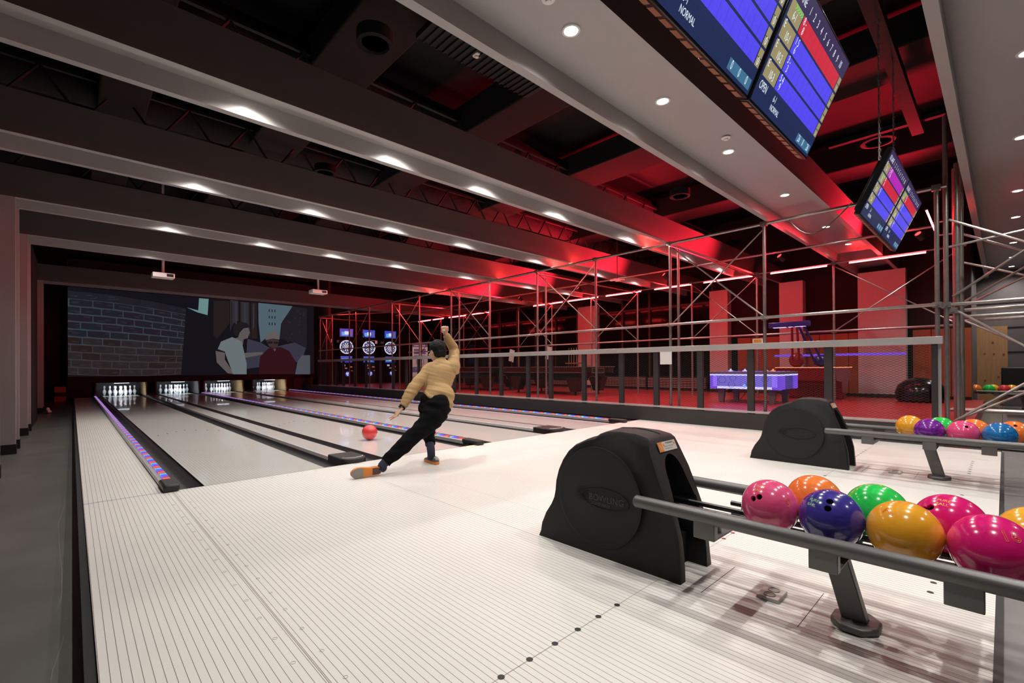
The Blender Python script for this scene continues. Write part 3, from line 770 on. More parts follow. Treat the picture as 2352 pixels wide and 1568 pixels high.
    b.mi(1).frame(P+nr*.0012, ux, uy, [(-.036, -.018), (-.020, -.018), (-.028, -.003)]).frame(P+nr*.0012, ux, uy, [(.072, -.018), (.088, -.018), (.080, -.003)])
    b.mi(0).frame(P+nr*.0014, ux, uy, [(-.074, -.012), (-.069, -.009), (-.052, -.036), (-.056, -.039)])
    link('warning_sticker', b, ['outlet', 'shoe_orange', 'black'], t, smooth=False)['label'] = 'orange and white warning sticker'
    # lift mechanism just inside the mouth
    b = MB().box(RX-.09, RX-.06, -3.60, -3.52, .30, .44).tube((RX+.05, -3.58, .30), (RX+.05, -3.56, .43), .006, 8).ell((RX+.05, -3.56, .435), .014, .014, .014, 10, 6).box(RX-.1, RX+.1, -3.40, -3.36, .30, .5)
    link('lift', b, 'rail_black', t)
    # tubes
    for x, y0 in ((RX-.283, -3.60), (RX+.283, -3.60)):
        b = MB().tube((x, y0, .385), (x, -5.75, .385), .0285, 28).tube((x, y0+.008, .385), (x, y0, .385), .022, 28, .0285)
        link('side_tube', b, 'rail_grey', t)
    for dx in (-.175, -.052, .052, .175):
        y0 = -3.62 if abs(dx) < .1 else -3.86
        b = MB().tube((RX+dx, y0, .337), (RX+dx, -5.7, .337), .0125, 12); link('ball_rail', b, 'rail_black', t)
    for y in (-3.93, -4.36, -4.72, -5.2, -5.6):
        b = MB()
        b.box(RX-.30, RX-.262, y-.045, y+.045, .292, .372).box(RX+.262, RX+.30, y-.045, y+.045, .292, .372)
        b.box(RX-.27, RX+.27, y-.04, y+.04, .288, .296)
        for dx in (-.175, -.052, .052, .175): b.box(RX+dx-.012, RX+dx+.012, y-.02, y+.02, .294, .328)
        link('bracket', b, 'rail_grey', t, bevel=.003)
    for y, yf in ((-4.33, -4.40), (-5.5, -5.57)):
        b = MB(); a = Vector((RX, y, .29)); c = Vector((RX+.005, yf, .02)); d = (c-a)
        for f in (0,):
            ax = Vector((.024, 0, 0)); ay = Vector((0, .042, 0)); 
            b.add([a+i*ax+j*ay for i in (-1, 1) for j in (-1, 1)] + [c+i*ax+j*ay for i in (-1, 1) for j in (-1, 1)], [(0, 1, 3, 2), (4, 6, 7, 5), (0, 4, 5, 1), (2, 3, 7, 6), (0, 2, 6, 4), (1, 5, 7, 3)])
        link('support_post', b, 'rail_grey', t, bevel=.004)
        o8 = [(RX+.005+.098*cos(pi/8+i*pi/4)*(1.0), yf+.085*sin(pi/8+i*pi/4)) for i in range(8)]
        link('foot', MB().prism(o8, 'z', .0, .028), 'rail_grey', t, bevel=.008)
    return t
br = ball_return()
br2 = dup(br, (4.85, -3.9, 0), 'black rounded ball return with grey tube rack serving the right pair of lanes')
br3 = dup(br, (15.1, -4.65, 0), 'distant grey ball rack beyond the scaffold tower')
for ch in list(br3.children):
    if ch.name.split('.')[0] in ('hood', 'side_disc', 'emblem', 'crown_seam', 'warning_sticker', 'lift'): bpy.data.objects.remove(ch)
for k, x in enumerate((1.432, 4.88)):
    t = thing('floor_outlet', (x, -4.09, 0), 'small white double floor socket under the %s ball rack' % ('left' if k == 0 else 'right'), 'floor socket', 'floor sockets')
    link('box', MB().box(x-.062, x+.062, -4.135, -4.045, 0, .016), 'outlet', t, bevel=.003)
    for dx in (-.028, .028): link('socket', MB().lathe([(.0001, .0172), (.02, .0172), (.021, .019), (.024, .019), (.024, .016)], (x+dx, -4.09, 0), 18), 'seam', t)
    b = MB().box(x-.2, x+.19, -4.245, -4.243, .0003, .0012).box(x-.2, x+.19, -3.86, -3.858, .0003, .0012); tag(link('floor_hatch', b, 'dot_black', loc=(x, -4.05, 0)), 'thin outline of the floor hatch around the socket under the %s rack' % ('left' if k == 0 else 'right'), 'floor hatch', 'floor hatches')

# ------------------------------------------------------------------ bowling balls
def ball_mat(name, c1, c2, sc=6, dist=2.5):
    M = bpy.data.materials.new(name); M.use_nodes = True; nt = M.node_tree; b = nt.nodes['Principled BSDF']
    tc = nt.nodes.new('ShaderNodeTexCoord'); nz = nt.nodes.new('ShaderNodeTexNoise'); nz.inputs['Scale'].default_value = sc; nz.inputs['Distortion'].default_value = dist; nz.inputs['Detail'].default_value = 6
    mp = nt.nodes.new('ShaderNodeMapping'); mp.inputs['Scale'].default_value = (1, 1, 2.5)
    nt.links.new(tc.outputs['Object'], mp.inputs[0]); nt.links.new(mp.outputs[0], nz.inputs[0])
    cr = nt.nodes.new('ShaderNodeValToRGB'); cr.color_ramp.elements[0].position = .35; cr.color_ramp.elements[1].position = .65
    cr.color_ramp.elements[0].color = (*c1, 1); cr.color_ramp.elements[1].color = (*c2, 1)
    nt.links.new(nz.outputs[0], cr.inputs[0]); nt.links.new(cr.outputs[0], b.inputs['Base Color'])
    b.inputs['Roughness'].default_value = .16; b.inputs['Coat Weight'].default_value = .6; b.inputs['Coat Roughness'].default_value = .06
    MAT[name] = M
ball_mat('b_pink', (.72, .06, .19), (.80, .10, .24)); ball_mat('b_orange', (.85, .17, .03), (.92, .24, .05)); ball_mat('b_navy', (.03, .025, .20), (.055, .04, .30))
ball_mat('b_green', (.01, .48, .06), (.03, .66, .10)); ball_mat('b_yellow', (.80, .33, .02), (.86, .40, .03)); ball_mat('b_magenta', (.66, .008, .14), (.74, .015, .19))
ball_mat('b_lemon', (.86, .45, .03), (.90, .52, .05)); ball_mat('b_purple', (.10, .01, .20), (.24, .03, .36), 7, 4); ball_mat('b_blue', (.008, .11, .33), (.02, .2, .5), 6, 4)
ball_mat('b_red', (.70, .04, .05), (.75, .06, .07)); 
R = .108
def outline_text(mb, txt, size, n, up, R_):
    """letters drawn as raised outlines wrapped on the ball"""
    vs, fs = text_geo(txt)
    from collections import Counter
    ec = Counter(); 
    for f in fs:
        for i in range(len(f)): ec[tuple(sorted((f[i], f[(i+1) % len(f)])))] += 1
    n = Vector(n).normalized(); ux = Vector(up).cross(n).normalized(); uy = n.cross(ux)
    w = max(v.x for v in vs)/2; h = max(v.y for v in vs)/2
    P = [(n*R_ + ux*(v.x-w)*size + uy*(v.y-h)*size).normalized()*R_ for v in vs]
    for (a, c), k in ec.items():
        if k == 1 and (P[a]-P[c]).length > 1e-5:
            n_ = max(1, int((P[a]-P[c]).length/.004)); Q = [P[a].lerp(P[c], i/n_).normalized()*R_ for i in range(n_+1)]
            for u_, w_ in zip(Q, Q[1:]): mb.tube(u_, w_, .0008, 4, caps=False)
def ball(loc, m_, label, holes=None, text=None, tn=None, tup=(0, 0, 1), logo=None, grp='bowling balls on the racks', tcol='b_orange', base=None):
    c = Vector(loc)
    b = MB().ell((0, 0, 0), R, R, R, 48, 32)
    b = b if not holes else MB().ell((0, 0, 0), R, R, R, 48, 32)
    o = link('bowling_ball', b, [m_], loc=loc, world=False, angle=80, fixn=bool(holes))
    tag(o, label, 'bowling ball', grp); WL[o.name] = Vector(loc)
    if holes:
        for h in holes:
            n = Vector(h).normalized()
            c = link('cut', MB().tube(n*.075, n*.12, .0118, 20), 'black', world=False, fixn=True, smooth=False); c.parent = o
            mo = o.modifiers.new('b', 'BOOLEAN'); mo.operation = 'DIFFERENCE'; mo.object = c; mo.solver = 'EXACT'
            bpy.context.view_layer.update(); baked(o, None); bpy.data.objects.remove(c)
            b = MB().lathe([(.0001, .0765), (.0114, .0765), (.0114, .095)], (0, 0, 0), 20, n, caps=False)
            link('finger_hole', b, 'black', o, world=False, angle=60)
        o.data.set_sharp_from_angle(angle=radians(40))
    if text:
        b = MB(); outline_text(b, text, .05, tn, tup, .1084); link('number', b, tcol, o, world=False)
    if logo:
        b = MB(); n = Vector(logo).normalized()
        for s_, dy in (('PURE', .010), ('BALL', -.010)):
            vs, fs = text_geo(s_); ux = Vector((0, 0, 1)).cross(n).normalized(); uy = n.cross(ux); w = max(v.x for v in vs)/2
            b.add([(n*R + ux*(v.x-w)*.017 + uy*(v.y*.017+dy-.005)).normalized()*(R+.0004) for v in vs], fs)
        link('logo', b, 'shoe_green' if m_ == 'b_navy' else 'b_lemon', o, world=False, smooth=False)
    return o
cz = .439
CD = lambda p: (Vector((-.849, -4.808, 1.03))-Vector(p)).normalized()
def off(p, dx, dz):     # direction on the ball seen from where the visitor stands, moved right / up
    n = CD(p); rt = Vector((0, 0, 1)).cross(n).normalized(); up = n.cross(rt)
    return n + dx*rt + dz*up
near = [(-4.130, 'b_pink', 'pink bowling ball, first in the near row beside the left hood'), (-4.346, 'b_navy', 'dark blue bowling ball with two finger holes between pink and yellow'),
        (-4.562, 'b_yellow', 'deep yellow bowling ball with an outlined seven'), (-4.778, 'b_magenta', 'large looking magenta bowling ball with an outlined sixteen')]
for y, m_, lab in near:
    p = (RX-.1135, y, cz)
    kw = {}
    if m_ == 'b_pink': kw = dict(holes=[off(p, -.70, .25), off(p, -.40, .33)], logo=off(p, -.5, .85), text='9', tn=off(p, .75, .25))
    if m_ == 'b_navy': kw = dict(holes=[off(p, -.04, .66), off(p, -.10, .32)], logo=off(p, -.75, .62))
    if m_ == 'b_yellow': kw = dict(text='7', tn=off(p, -.5, .75), tup=(0, .6, .5))
    if m_ == 'b_magenta': kw = dict(text='16', tn=off(p, .42, .55))
    ball(p, m_, lab, **kw)
far = [(-4.235, 'b_orange', 'orange bowling ball behind the pink one'), (-4.451, 'b_green', 'bright green bowling ball in the far row'), (-4.667, 'b_magenta', 'magenta bowling ball in the far row with two holes'),
       (-4.883, 'b_lemon', 'light yellow bowling ball at the end of the far row')]
for y, m_, lab in far:
    p = (RX+.1135, y, cz)
    kw = dict(holes=[off(p, -1.0, .55), off(p, -.66, .62)], logo=off(p, -.25, .95), text='9', tn=off(p, .5, -.1)) if m_ == 'b_magenta' else {}
    ball(p, m_, lab, **kw)
X2 = 4.85
for dx, y, m_, lab in ((-.1135, -4.345, 'b_purple', 'marbled purple bowling ball on the right rack'), (-.1135, -4.561, 'b_pink', 'pink bowling ball on the right rack between purple and blue'), (-.1135, -4.777, 'b_blue', 'marbled blue bowling ball on the right rack'),
                       (.1135, -4.19, 'b_yellow', 'yellow bowling ball first in the far row of the right rack'), (.1135, -4.406, 'b_green', 'green bowling ball in the far row of the right rack'), (.1135, -4.622, 'b_orange', 'orange bowling ball behind the pink one on the right rack'),
                       (.1135, -4.86, 'b_orange', 'orange bowling ball at the frame edge on the right rack')):
    p = (X2+dx, y, cz)
    kw = dict(holes=[off(p, .25, .62)]) if (m_ == 'b_pink') else (dict(holes=[off(p, .1, .85)]) if y == -4.86 else {})
    ball(p, m_, lab, **kw)
for dx, y, m_, lab in ((-.12, -4.33, 'b_orange', 'small distant orange bowling ball on the rack beyond the tower'), (-.12, -4.55, 'b_green', 'small distant green bowling ball on the rack beyond the tower'), (-.12, -4.80, 'b_red', 'small distant red bowling ball on the rack beyond the tower'),
                       (.12, -4.62, 'b_lemon', 'small distant yellow bowling ball half hidden behind the green one'), (.12, -4.92, 'b_yellow', 'small distant yellow bowling ball behind the red one')):
    ball((15.1+dx, y, cz), m_, lab)
ball((2.245, 1.388, R+.001), 'b_red', 'red bowling ball rolling down the second lane ahead of the bowler', grp=None)

# ------------------------------------------------------------------ hanging scoreboards
def scoreboard(x0, w, label, content, z0=2.28, y0=-3.99):
    t = thing('scoreboard', (x0+w/2, y0, z0), label, 'scoreboard', 'hanging score monitors')
    H = .535; T = Vector((0, -.225, .485)).normalized(); N = Vector((0, -.485, -.225)).normalized(); U = Vector((1, 0, 0))
    O = Vector((x0, y0, z0)); c = O + U*w/2 + T*H/2
    b = MB().obox(c - N*.022, U*w/2, T*H/2, N*.022)
    link('casing', b, 'black_gloss', t, bevel=.004)
    b = MB().obox(c - N*.060 - T*.02, U*w*.42, T*H*.38, N*.02); link('back_cover', b, 'duct', t, bevel=.01)
    b = MB()
    for i in range(11): b.mi(0).obox(O + U*(w*(.06+.088*i)) - N*.03 + T*.001, U*w*.033, N*.014, T*.002)
    link('vent_slots', b, 'wood_red', t, smooth=False)
    names = ['s_navy', 's_blue', 's_red', 's_khaki', 's_teal', 's_text', 's_green', 's_magenta', 's_dark', 's_purple']; ix = {n: i for i, n in enumerate(names)}
    S = O + U*.012 + T*.012 + N*.0006; sw = w-.024; sh = H-.024
    b = MB()
    def r(x0_, y0_, x1, y1, m2, k=1):
        b.mi(ix[m2]).frame(S+N*.0003*k, U*sw, T*sh, [(x0_, y0_), (x1, y0_), (x1, y1), (x0_, y1)])
    def tx(s_, x, y, size, m2='s_text', sx=.8): b.mi(ix[m2]); text_on(b, s_, size, S+U*sw*x+T*sh*y+N*.0014, U, T, sx)
    content(r, tx)
    link('display', b, names, t, smooth=False)
    # hanging chains and bracket
    return t
def rows(r, tx, title, rowdata, low, tot, mode, zero=False):
    r(0, 0, 1, 1, 's_navy', 0); r(0, .84, 1, 1, 's_purple', 1)
    tx(title, .035, .875, .05); 
    for i in range(10): tx(str(i+1), .235+.069*i, .875, .048, sx=.75)
    h = .138; y = .835
    for k, (nm, col, a, b_, arrow) in enumerate(rowdata):
        y1 = y; y0_ = y-h
        r(.02, y0_, .19, y1, 's_khaki', 1); r(.20, y0_, .935, y1, col, 1)
        for i in range(1, 10): r(.20+.0735*i-.0004, y0_, .20+.0735*i+.0004, y1, 's_dark', 2)
        r(.945, y0_, .995, y1, 's_khaki', 1); r(.945, (y0_+y1)/2-.003, .995, (y0_+y1)/2+.003, 's_dark', 2)
        if arrow: tx('>>>>>', .075, y1-.055, .045, 's_green')
        else: tx('E', .03, y1-.055, .045)
        tx(nm, .08, y0_+.02, .05, sx=.7)
        tx(a, .215, y1-.058, .045); tx(b_, .235, y0_+.015, .045)
        if zero: tx('0', .958, y0_+.012, .045)
        else: tx('1', .962, y0_+.008, .03)
        y -= h+.022
    tx('OPEN', .03, .12, .05, sx=.7); tx(low, .235, .125, .042, sx=.7); tx(mode, .235, .055, .036, sx=.8)
    r(.72, .03, .985, .115, 's_teal', 1)
    for i, s_ in enumerate(tot): tx(s_, .745+.088*i, .045, .05, sx=.65)
R1 = [('6-1', 's_red', '8 -', '8', True), ('10-1', 's_blue', '1 5', '6', False), ('10-2', 's_blue', '3 -', '3', False), ('10-3', 's_blue', '5 4', '9', False)]
R0 = [('5-1', 's_blue', '', '', True), ('5-2', 's_blue', '', '', False), ('5-3', 's_blue', '', '', False), ('5-4', 's_blue', '', '', False)]
R3 = [('7-1', 's_magenta', '7 - 8 1', '7  16', False), ('7-2', 's_red', '8 -', '8', True), ('7-3', 's_blue', '6 2', '8', False), ('7-4', 's_blue', '', '', False)]
scoreboard(1.47-.94, .935, 'large hanging score monitor of mostly empty blue rows, left one of the near pair', lambda r, tx: rows(r, tx, '5 LANE', R0, '5-1', ('0', '0', '0'), 'NORMAL', True))
scoreboard(1.48, .935, 'large hanging score monitor with one red row, right one of the near pair', lambda r, tx: rows(r, tx, '6 LANE', R1, '6-1', ('26', '0', '26'), 'NORMAL'))
scoreboard(3.935, .935, 'smaller looking score monitor with magenta row, left one of the far pair', lambda r, tx: rows(r, tx, '03 LANE', R3, '3-1', ('8', '0', '8'), 'NORMAL'))
scoreboard(4.88, .935, 'score monitor at the right end of the far pair, by the scaffold', lambda r, tx: rows(r, tx, '04 LANE', R1, '4-1', ('9', '0', '9'), 'NORMAL'))
def chain(x, y, z0, z1, label):
    b = MB(); n = int((z1-z0)/.032)
    for i in range(n):
        z = z0+.016+i*.032; ax = (1, 0) if i % 2 else (0, 1); k = 10
        b.path([(x+ax[0]*.0085*cos(2*pi*j/k), y+ax[1]*.0085*cos(2*pi*j/k), z+.021*sin(2*pi*j/k)) for j in range(k)], .0024, 5, True)
    b.tube((x-.03, y, z0), (x-.03, y, z1), .004, 8)
    return tag(link('chain', b, 'steel_tube', loc=(x, y, z0)), label, 'chain', 'chains holding the score monitors')
for x, lab in ((4.4, 'hanging chain of the far score monitor pair, left one'), (5.2, 'hanging chain of the far score monitor pair, right one'), (.75, 'hanging chain of the near score monitor pair, left one'), (2.2, 'hanging chain of the near score monitor pair, right one')):
    chain(x, -4.06, 2.60, 4.12, lab)
b = MB().path([(3.97 + (7.43-3.97)*i/10, -3.93 + 1.45*i/10, 2.40 + .95*i/10 - .25*sin(pi*i/10)) for i in range(11)], .006, 6)
tag(link('cable', b, 'black', loc=(4.2, -3.9, 3.0)), 'thin black cable hanging from the far score monitors to the scaffold', 'cable')
# red flood lamps added to the scaffold to wash the beams with red
def flood(x, y, aim, w, label):
    z = 3.195; t = thing('added_flood_lamp', (x, y, z), label, 'added light', 'added red flood lamps on the scaffold')
    a = V_(aim).normalized(); c = V_((x, y, z))
    link('can', MB().tube(c-a*.08, c+a*.05, .045, 16, .055), 'black', t)
    link('lens', MB().tube(c+a*.05, c+a*.052, .045, 16), 'red_lens', t)
    link('yoke', MB().path([c+V_((0, .06, 0)), c+V_((0, .06, .06)), c+V_((0, 0, .085)), c+V_((0, -.06, .06)), c+V_((0, -.06, 0))], .006, 5), 'black', t)
    L = bpy.data.lights.new('added_red_flood', 'SPOT'); L.energy = w; L.color = (1, .018, .045); L.spot_size = radians(130); L.spot_blend = 1; L.shadow_soft_size = .12
    lo = bpy.data.objects.new('added_red_flood', L); COL.objects.link(lo); lo.parent = t; lo.location = a*.14
    lo.rotation_euler = a.to_track_quat('-Z', 'Y').to_euler()
    return t
V_ = Vector
mat('red_lens', (1, .1, .1), .3, emit=3, ecol=(1, .05, .05))
RF = 1000
for i, (x, y, k) in enumerate(((9.55, -3.85, 1.2), (9.55, -1.75, 1.2), (9.55, .75, 1.1), (9.55, 3.35, 1.0), (9.55, 5.7, .75), (9.55, 9.4, .35), (9.55, 13.3, .06))):
    link('arm', MB().tube((x, y, 3.26), (x, y, 3.30), .012, 6), 'black', flood(x, y, (-.75, .5, .8), RF*k, 'added small black flood lamp glowing red under the beams, %s from the camera end' % ORD[i].replace('nearest', 'first')))
# ------------------------------------------------------------------ projectors
for x, y, lab in ((.63, 7.95, 'white ceiling projector above the left lanes'), (4.04, 7.95, 'white ceiling projector above the right lanes')):
    t = thing('projector', (x, y, 3.1), lab, 'projector', 'ceiling projectors')
    link('body', MB().box(x-.20, x+.20, y-.15, y+.15, 3.04, 3.14), 'white', t, bevel=.012)
    link('pole', MB().tube((x, y, 3.15), (x, y, 5.2), .028, 10), 'lamp_ring', t)
    link('lens', MB().tube((x+.1, y+.149, 3.09), (x+.1, y+.165, 3.09), .035, 14), 'black_gloss', t)
    link('vent', MB().box(x+.05, x+.17, y-.156, y-.149, 3.06, 3.12), 'black', t)
# ------------------------------------------------------------------ ceiling void
def duct_tube(p, q, r, lab):
    tag(link('ceiling_duct', MB().tube(p, q, r, 16), 'duct', loc=p), lab, 'duct', None)
duct_tube((-1.9, 1.1, 4.75), (14, 1.1, 4.75), .28, 'thick black round duct between the second and third beams from the rack')
duct_tube((-1.9, -1.4, 4.8), (14, -1.4, 4.8), .22, 'black round duct above the ball returns')
duct_tube((-1.9, 3.5, 4.8), (14, 3.5, 4.8), .26, 'black round duct over the lanes beyond the foul line')
for k, (x, w) in enumerate(((-.6, .5), (1.2, .7), (3.4, .6), (5.9, .8), (9.2, .7), (12.2, .6))):
    tag(link('ceiling_duct', MB().box(x, x+w, -4.3, 12, 4.5+.08*(k % 2), 4.95), 'duct', loc=(x, 0, 4.5), bevel=.02), 'black rectangular duct running towards the screen wall, %s from the left' % xo[k], 'duct', 'rectangular ceiling ducts')
b = MB()
for y in (-1.75, .75, 3.1, 5.5):
    for x in [i*.75 for i in range(-2, 18)]:
        b.tube((x, y, 4.15), (x+.37, y, 4.7), .018, 5).tube((x+.37, y, 4.7), (x+.75, y, 4.15), .018, 5)
    b.box(-1.9, 14, y-.025, y+.025, 4.12, 4.16).box(-1.9, 14, y-.025, y+.025, 4.69, 4.73)
tag(link('ceiling_truss', b, 'black', loc=(5, 1, 4.15)), 'thin black steel lattice trusses in the ceiling void', 'truss')
b = MB().box(1.7, 3.3, -1.95, -.75, 4.38, 4.42)
for i in range(20): b.box(1.7+i*.08, 1.72+i*.08, -1.95, -.75, 4.36, 4.38)
tag(link('ceiling_grille', b, 'black', loc=(2.5, -1.3, 4.38)), 'wide dark grille panel between the two nearest beams', 'grille')
b = MB().box(3.9, 4.02, -4.4, -3.3, 4.55, 4.68); 
b = MB().box(-.5, 7.4, -4.10, -3.98, 4.10, 4.20).box(3.9, 3.98, -4.46, -3.07, 4.2, 4.26).box(.3, .38, -4.46, -3.07, 4.2, 4.26).box(7.2, 7.28, -4.46, -3.07, 4.2, 4.26); tag(link('ceiling_bar', b, 'duct', loc=(4, -4, 4.1)), 'dark steel bar carrying the score monitor chains', 'bar')
def speaker(x, y, z, r, lab):
    t = thing('ceiling_speaker', (x, y, z), lab, 'speaker', 'round ceiling speakers')
    link('ring', MB().lathe([(r*.72, 0), (r*.78, -.02), (r, -.015), (r, .10), (r*.72, .1)], (x, y, z), 28), 'duct', t)
    link('cone', MB().lathe([(.0001, .06), (r*.3, .03), (r*.72, .0)], (x, y, z), 28), 'duct', t)
speaker(1.25, -.75, 4.1, .17, 'round black ceiling speaker between the two nearest beams')
speaker(2.25, 2.95, 4.3, .17, 'round black ceiling speaker beyond the fourth nearest beam')
speaker(6.9, -.95, 4.0, .17, 'round black ceiling speaker over the red lit side')
speaker(7.5, -3.6, 4.2, .2, 'round black ceiling speaker above the scaffold tower')
for x, y, z, lab in ((2.33, -.95, 4.38, 'small pale smoke detector beside the dark grille'), (1.50, -2.72, BZ+.16, 'small smoke detector in the wide beam beside the second downlight'), (4.35, -2.75, BZ+.16, 'small smoke detector in the wide beam further right')):
    tag(link('smoke_detector', MB().lathe([(.0001, -.025), (.02, -.025), (.022, -.012), (.045, -.008), (.048, 0), (.0001, 0)], (x, y, z), 18), 'lamp_ring', loc=(x, y, z)), lab, 'smoke detector', 'smoke detectors')
t = thing('ceiling_cross', (8.35, 1.3, 3.0), 'small pale cross shaped ceiling fitting lit red', 'fitting')
link('arms', MB().obox((8.35, 1.3, 3.02), (.16, .05, 0), (-.01, .03, 0), (0, 0, .01)).obox((8.35, 1.3, 3.02), (-.05, .16, 0), (.03, .01, 0), (0, 0, .01)).lathe([(.0001, -.06), (.05, -.05), (.06, 0), (.0001, 0)], (8.35, 1.3, 3.04), 12), 'white', t)
link('rod', MB().tube((8.35, 1.3, 3.04), (8.35, 1.3, 5.2), .01, 6), 'black', t)

# ------------------------------------------------------------------ dart machines
glow('d_blue', (.05, .07, .6), .9); glow('d_cyan', (.12, .5, .8), .8); glow('d_white', (.8, .8, 1), .85); glow('d_lav', (.12, .12, .30), .9); glow('d_pink', (.8, .25, .28), .55); glow('d_red', (.6, .03, .03), 1); glow('d_orange', (.8, .18, .05), .6)
dm = ['black_gloss', 'd_blue', 'd_cyan', 'd_white', 'd_lav', 'd_pink', 'd_red', 'd_orange', 'black']
def dart(x, y, lab):
    t = thing('dart_machine', (x, y, RZ), lab, 'dart machine', 'lit dart machines')
    F = y-.30
    link('cabinet', MB().box(x-.36, x+.36, F, y+.2, RZ, 2.45).box(x-.30, x+.30, F-.15, F, RZ, 1.25), 'black_gloss', t, bevel=.015)
    b = MB().mi(0).box(x-.37, x+.37, F-.02, F+.02, 2.58, 3.03)
    fr_ = lambda m_, x0, x1, z0, z1, k=1: b.mi(m_).quad((x+x0, F-.0215-.001*k, z0), (x+x1, F-.0215-.001*k, z0), (x+x1, F-.0215-.001*k, z1), (x+x0, F-.0215-.001*k, z1))
    fr_(1, -.34, .34, 2.61, 3.0); fr_(2, -.25, .1, 2.66, 2.85, 2); fr_(3, -.10, .12, 2.72, 2.88, 3); fr_(4, .18, .3, 2.66, 2.95, 2); fr_(1, -.34, .34, 2.93, 3.0, 3)
    b.mi(0).box(x-.05, x+.05, F, F+.1, 2.4, 2.6)
    link('top_screen', b, dm, t, smooth=False)
    b = MB(); c = (x, F-.012, 2.08); nn = (0, -1, 0)
    b.mi(3).lathe([(.30, .0), (.33, .03), (.345, .03), (.345, -.01)], c, 40, nn).mi(0).lathe([(.0001, .012), (.30, .012)], c, 40, nn)
    for i in range(20):
        a0 = 2*pi*(i-.5)/20; a1 = 2*pi*(i+.5)/20; 
        def P(r, a, k): return (c[0]+r*sin(a), c[1]-.013-.001*k, c[2]+r*cos(a))
        b.mi(3 if i % 2 else 0).add([P(.02, a0, 0), P(.02, a1, 0), P(.20, a1, 0), P(.20, a0, 0)], [(0, 1, 2, 3)])
        b.mi(4).add([P(.20, a0, 0), P(.20, a1, 0), P(.24, a1, 0), P(.24, a0, 0)], [(0, 1, 2, 3)])
        b.mi(3 if i % 2 == 0 else 4).add([P(.25, a0+.06, 0), P(.25, a1-.06, 0), P(.285, a1-.06, 0), P(.285, a0+.06, 0)], [(0, 1, 2, 3)])
    b.mi(6).disc((c[0], c[1]-.015, c[2]), .022, 12, nn)
    link('dart_board', b, dm, t, smooth=False)
    b = MB(); F2 = F
    fr2 = lambda m_, x0, x1, z0, z1, k=1: b.mi(m_).quad((x+x0, F-.003-.001*k, z0), (x+x1, F-.003-.001*k, z0), (x+x1, F-.003-.001*k, z1), (x+x0, F-.003-.001*k, z1))
    fr2(1, -.3, .3, 1.30, 1.62); fr2(2, -.26, .2, 1.36, 1.5, 2); fr2(3, -.08, .1, 1.4, 1.48, 3); fr2(4, -.3, .3, 1.56, 1.60, 2)
    link('lower_screen', b, dm, t, smooth=False)
    b = MB(); G_ = F-.152
    q = lambda m_, x0, x1, z0, z1, k=0: b.mi(m_).quad((x+x0, G_-.001*k, z0), (x+x1, G_-.001*k, z0), (x+x1, G_-.001*k, z1), (x+x0, G_-.001*k, z1))
    q(3, -.27, -.13, 1.16, 1.19); q(3, -.27, -.13, 1.11, 1.14); q(7, .10, .24, 1.04, 1.10); q(5, -.15, -.02, .98, 1.03); q(7, .18, .26, .86, .89)
    b.mi(1).disc((x, G_, .72), .13, 24, nn).mi(3).frame((x, G_-.001, .72), (1, 0, 0), (0, 0, 1), [(-.09, .03), (-.05, .09), (0, .05), (.05, .09), (.09, .03), (.06, -.05), (0, -.1), (-.06, -.05)])
    b.mi(1).disc((x+.02, G_-.002, .70), .025, 12, nn)
    link('coin_panel', b, dm, t, smooth=False)
    return t
d0 = dart(9.30, 18.3, 'lit dart machine, leftmost of the three')
dup(d0, (10.52, 18.3, RZ), 'lit dart machine in the middle of the three'); dup(d0, (11.76, 18.3, RZ), 'lit dart machine, rightmost of the three')
for x, lab in ((8.72, 'small pink notice left of the leftmost dart board'), (11.05, 'small pink notice right of the middle dart board'), (11.2, 'small pink notice left of the rightmost dart board')):
    tag(link('notice', MB().box(x-.1, x+.1, 18.58, 18.595, 2.33, 2.50), 'd_pink', loc=(x, 18.59, 2.4)), lab, 'notice')
# banner stand
glow('bn_pale', (.55, .30, .28), .6); glow('bn_slate', (.10, .07, .14), .6)
t = thing('banner', (11.9, 15.4, RZ), 'tall printed roll-up banner beside the dart machines', 'banner')
b = MB().mi(0).quad((11.55, 15.4, 2.2), (12.25, 15.1, 2.2), (12.25, 15.1, RZ+.05), (11.55, 15.4, RZ+.05))
def bq(m_, s0, s1, z0, z1, k=1): b.mi(m_).add([(11.55+.7*s-.0012*k*.4, 15.4-.3*s-.0012*k, z) for s, z in ((s0, z0), (s1, z0), (s1, z1), (s0, z1))], [(0, 1, 2, 3)])
bq(1, 0, 1, 2.05, 2.2); bq(2, .12, .9, 2.1, 2.14, 2)
for i in range(3):
    for j in range(2): bq(1, .1+.45*j, .42+.45*j, 1.85-.16*i, 1.95-.16*i, 2)
bq(1, .25, .75, 1.18, 1.42, 2); bq(0, .29, .71, 1.2, 1.40, 3); bq(1, .0, 1, .78, 1.05, 2)
for i in range(3): bq(2, .15+.25*i, .3+.25*i, .95, .97, 3)
bq(1, 0, 1, .5, .53, 2); bq(1, 0, 1, .56, .58, 2)
bq(2, .47, .5, 1.32, 1.37, 4); bq(1, .45, .53, 1.25, 1.36, 4)
link('print', b, ['bn_pale', 'bn_slate', 'bn_pale'], t, smooth=False)
link('stand', MB().box(11.5, 12.3, 15.05, 15.45, RZ, RZ+.06), 'black', t)

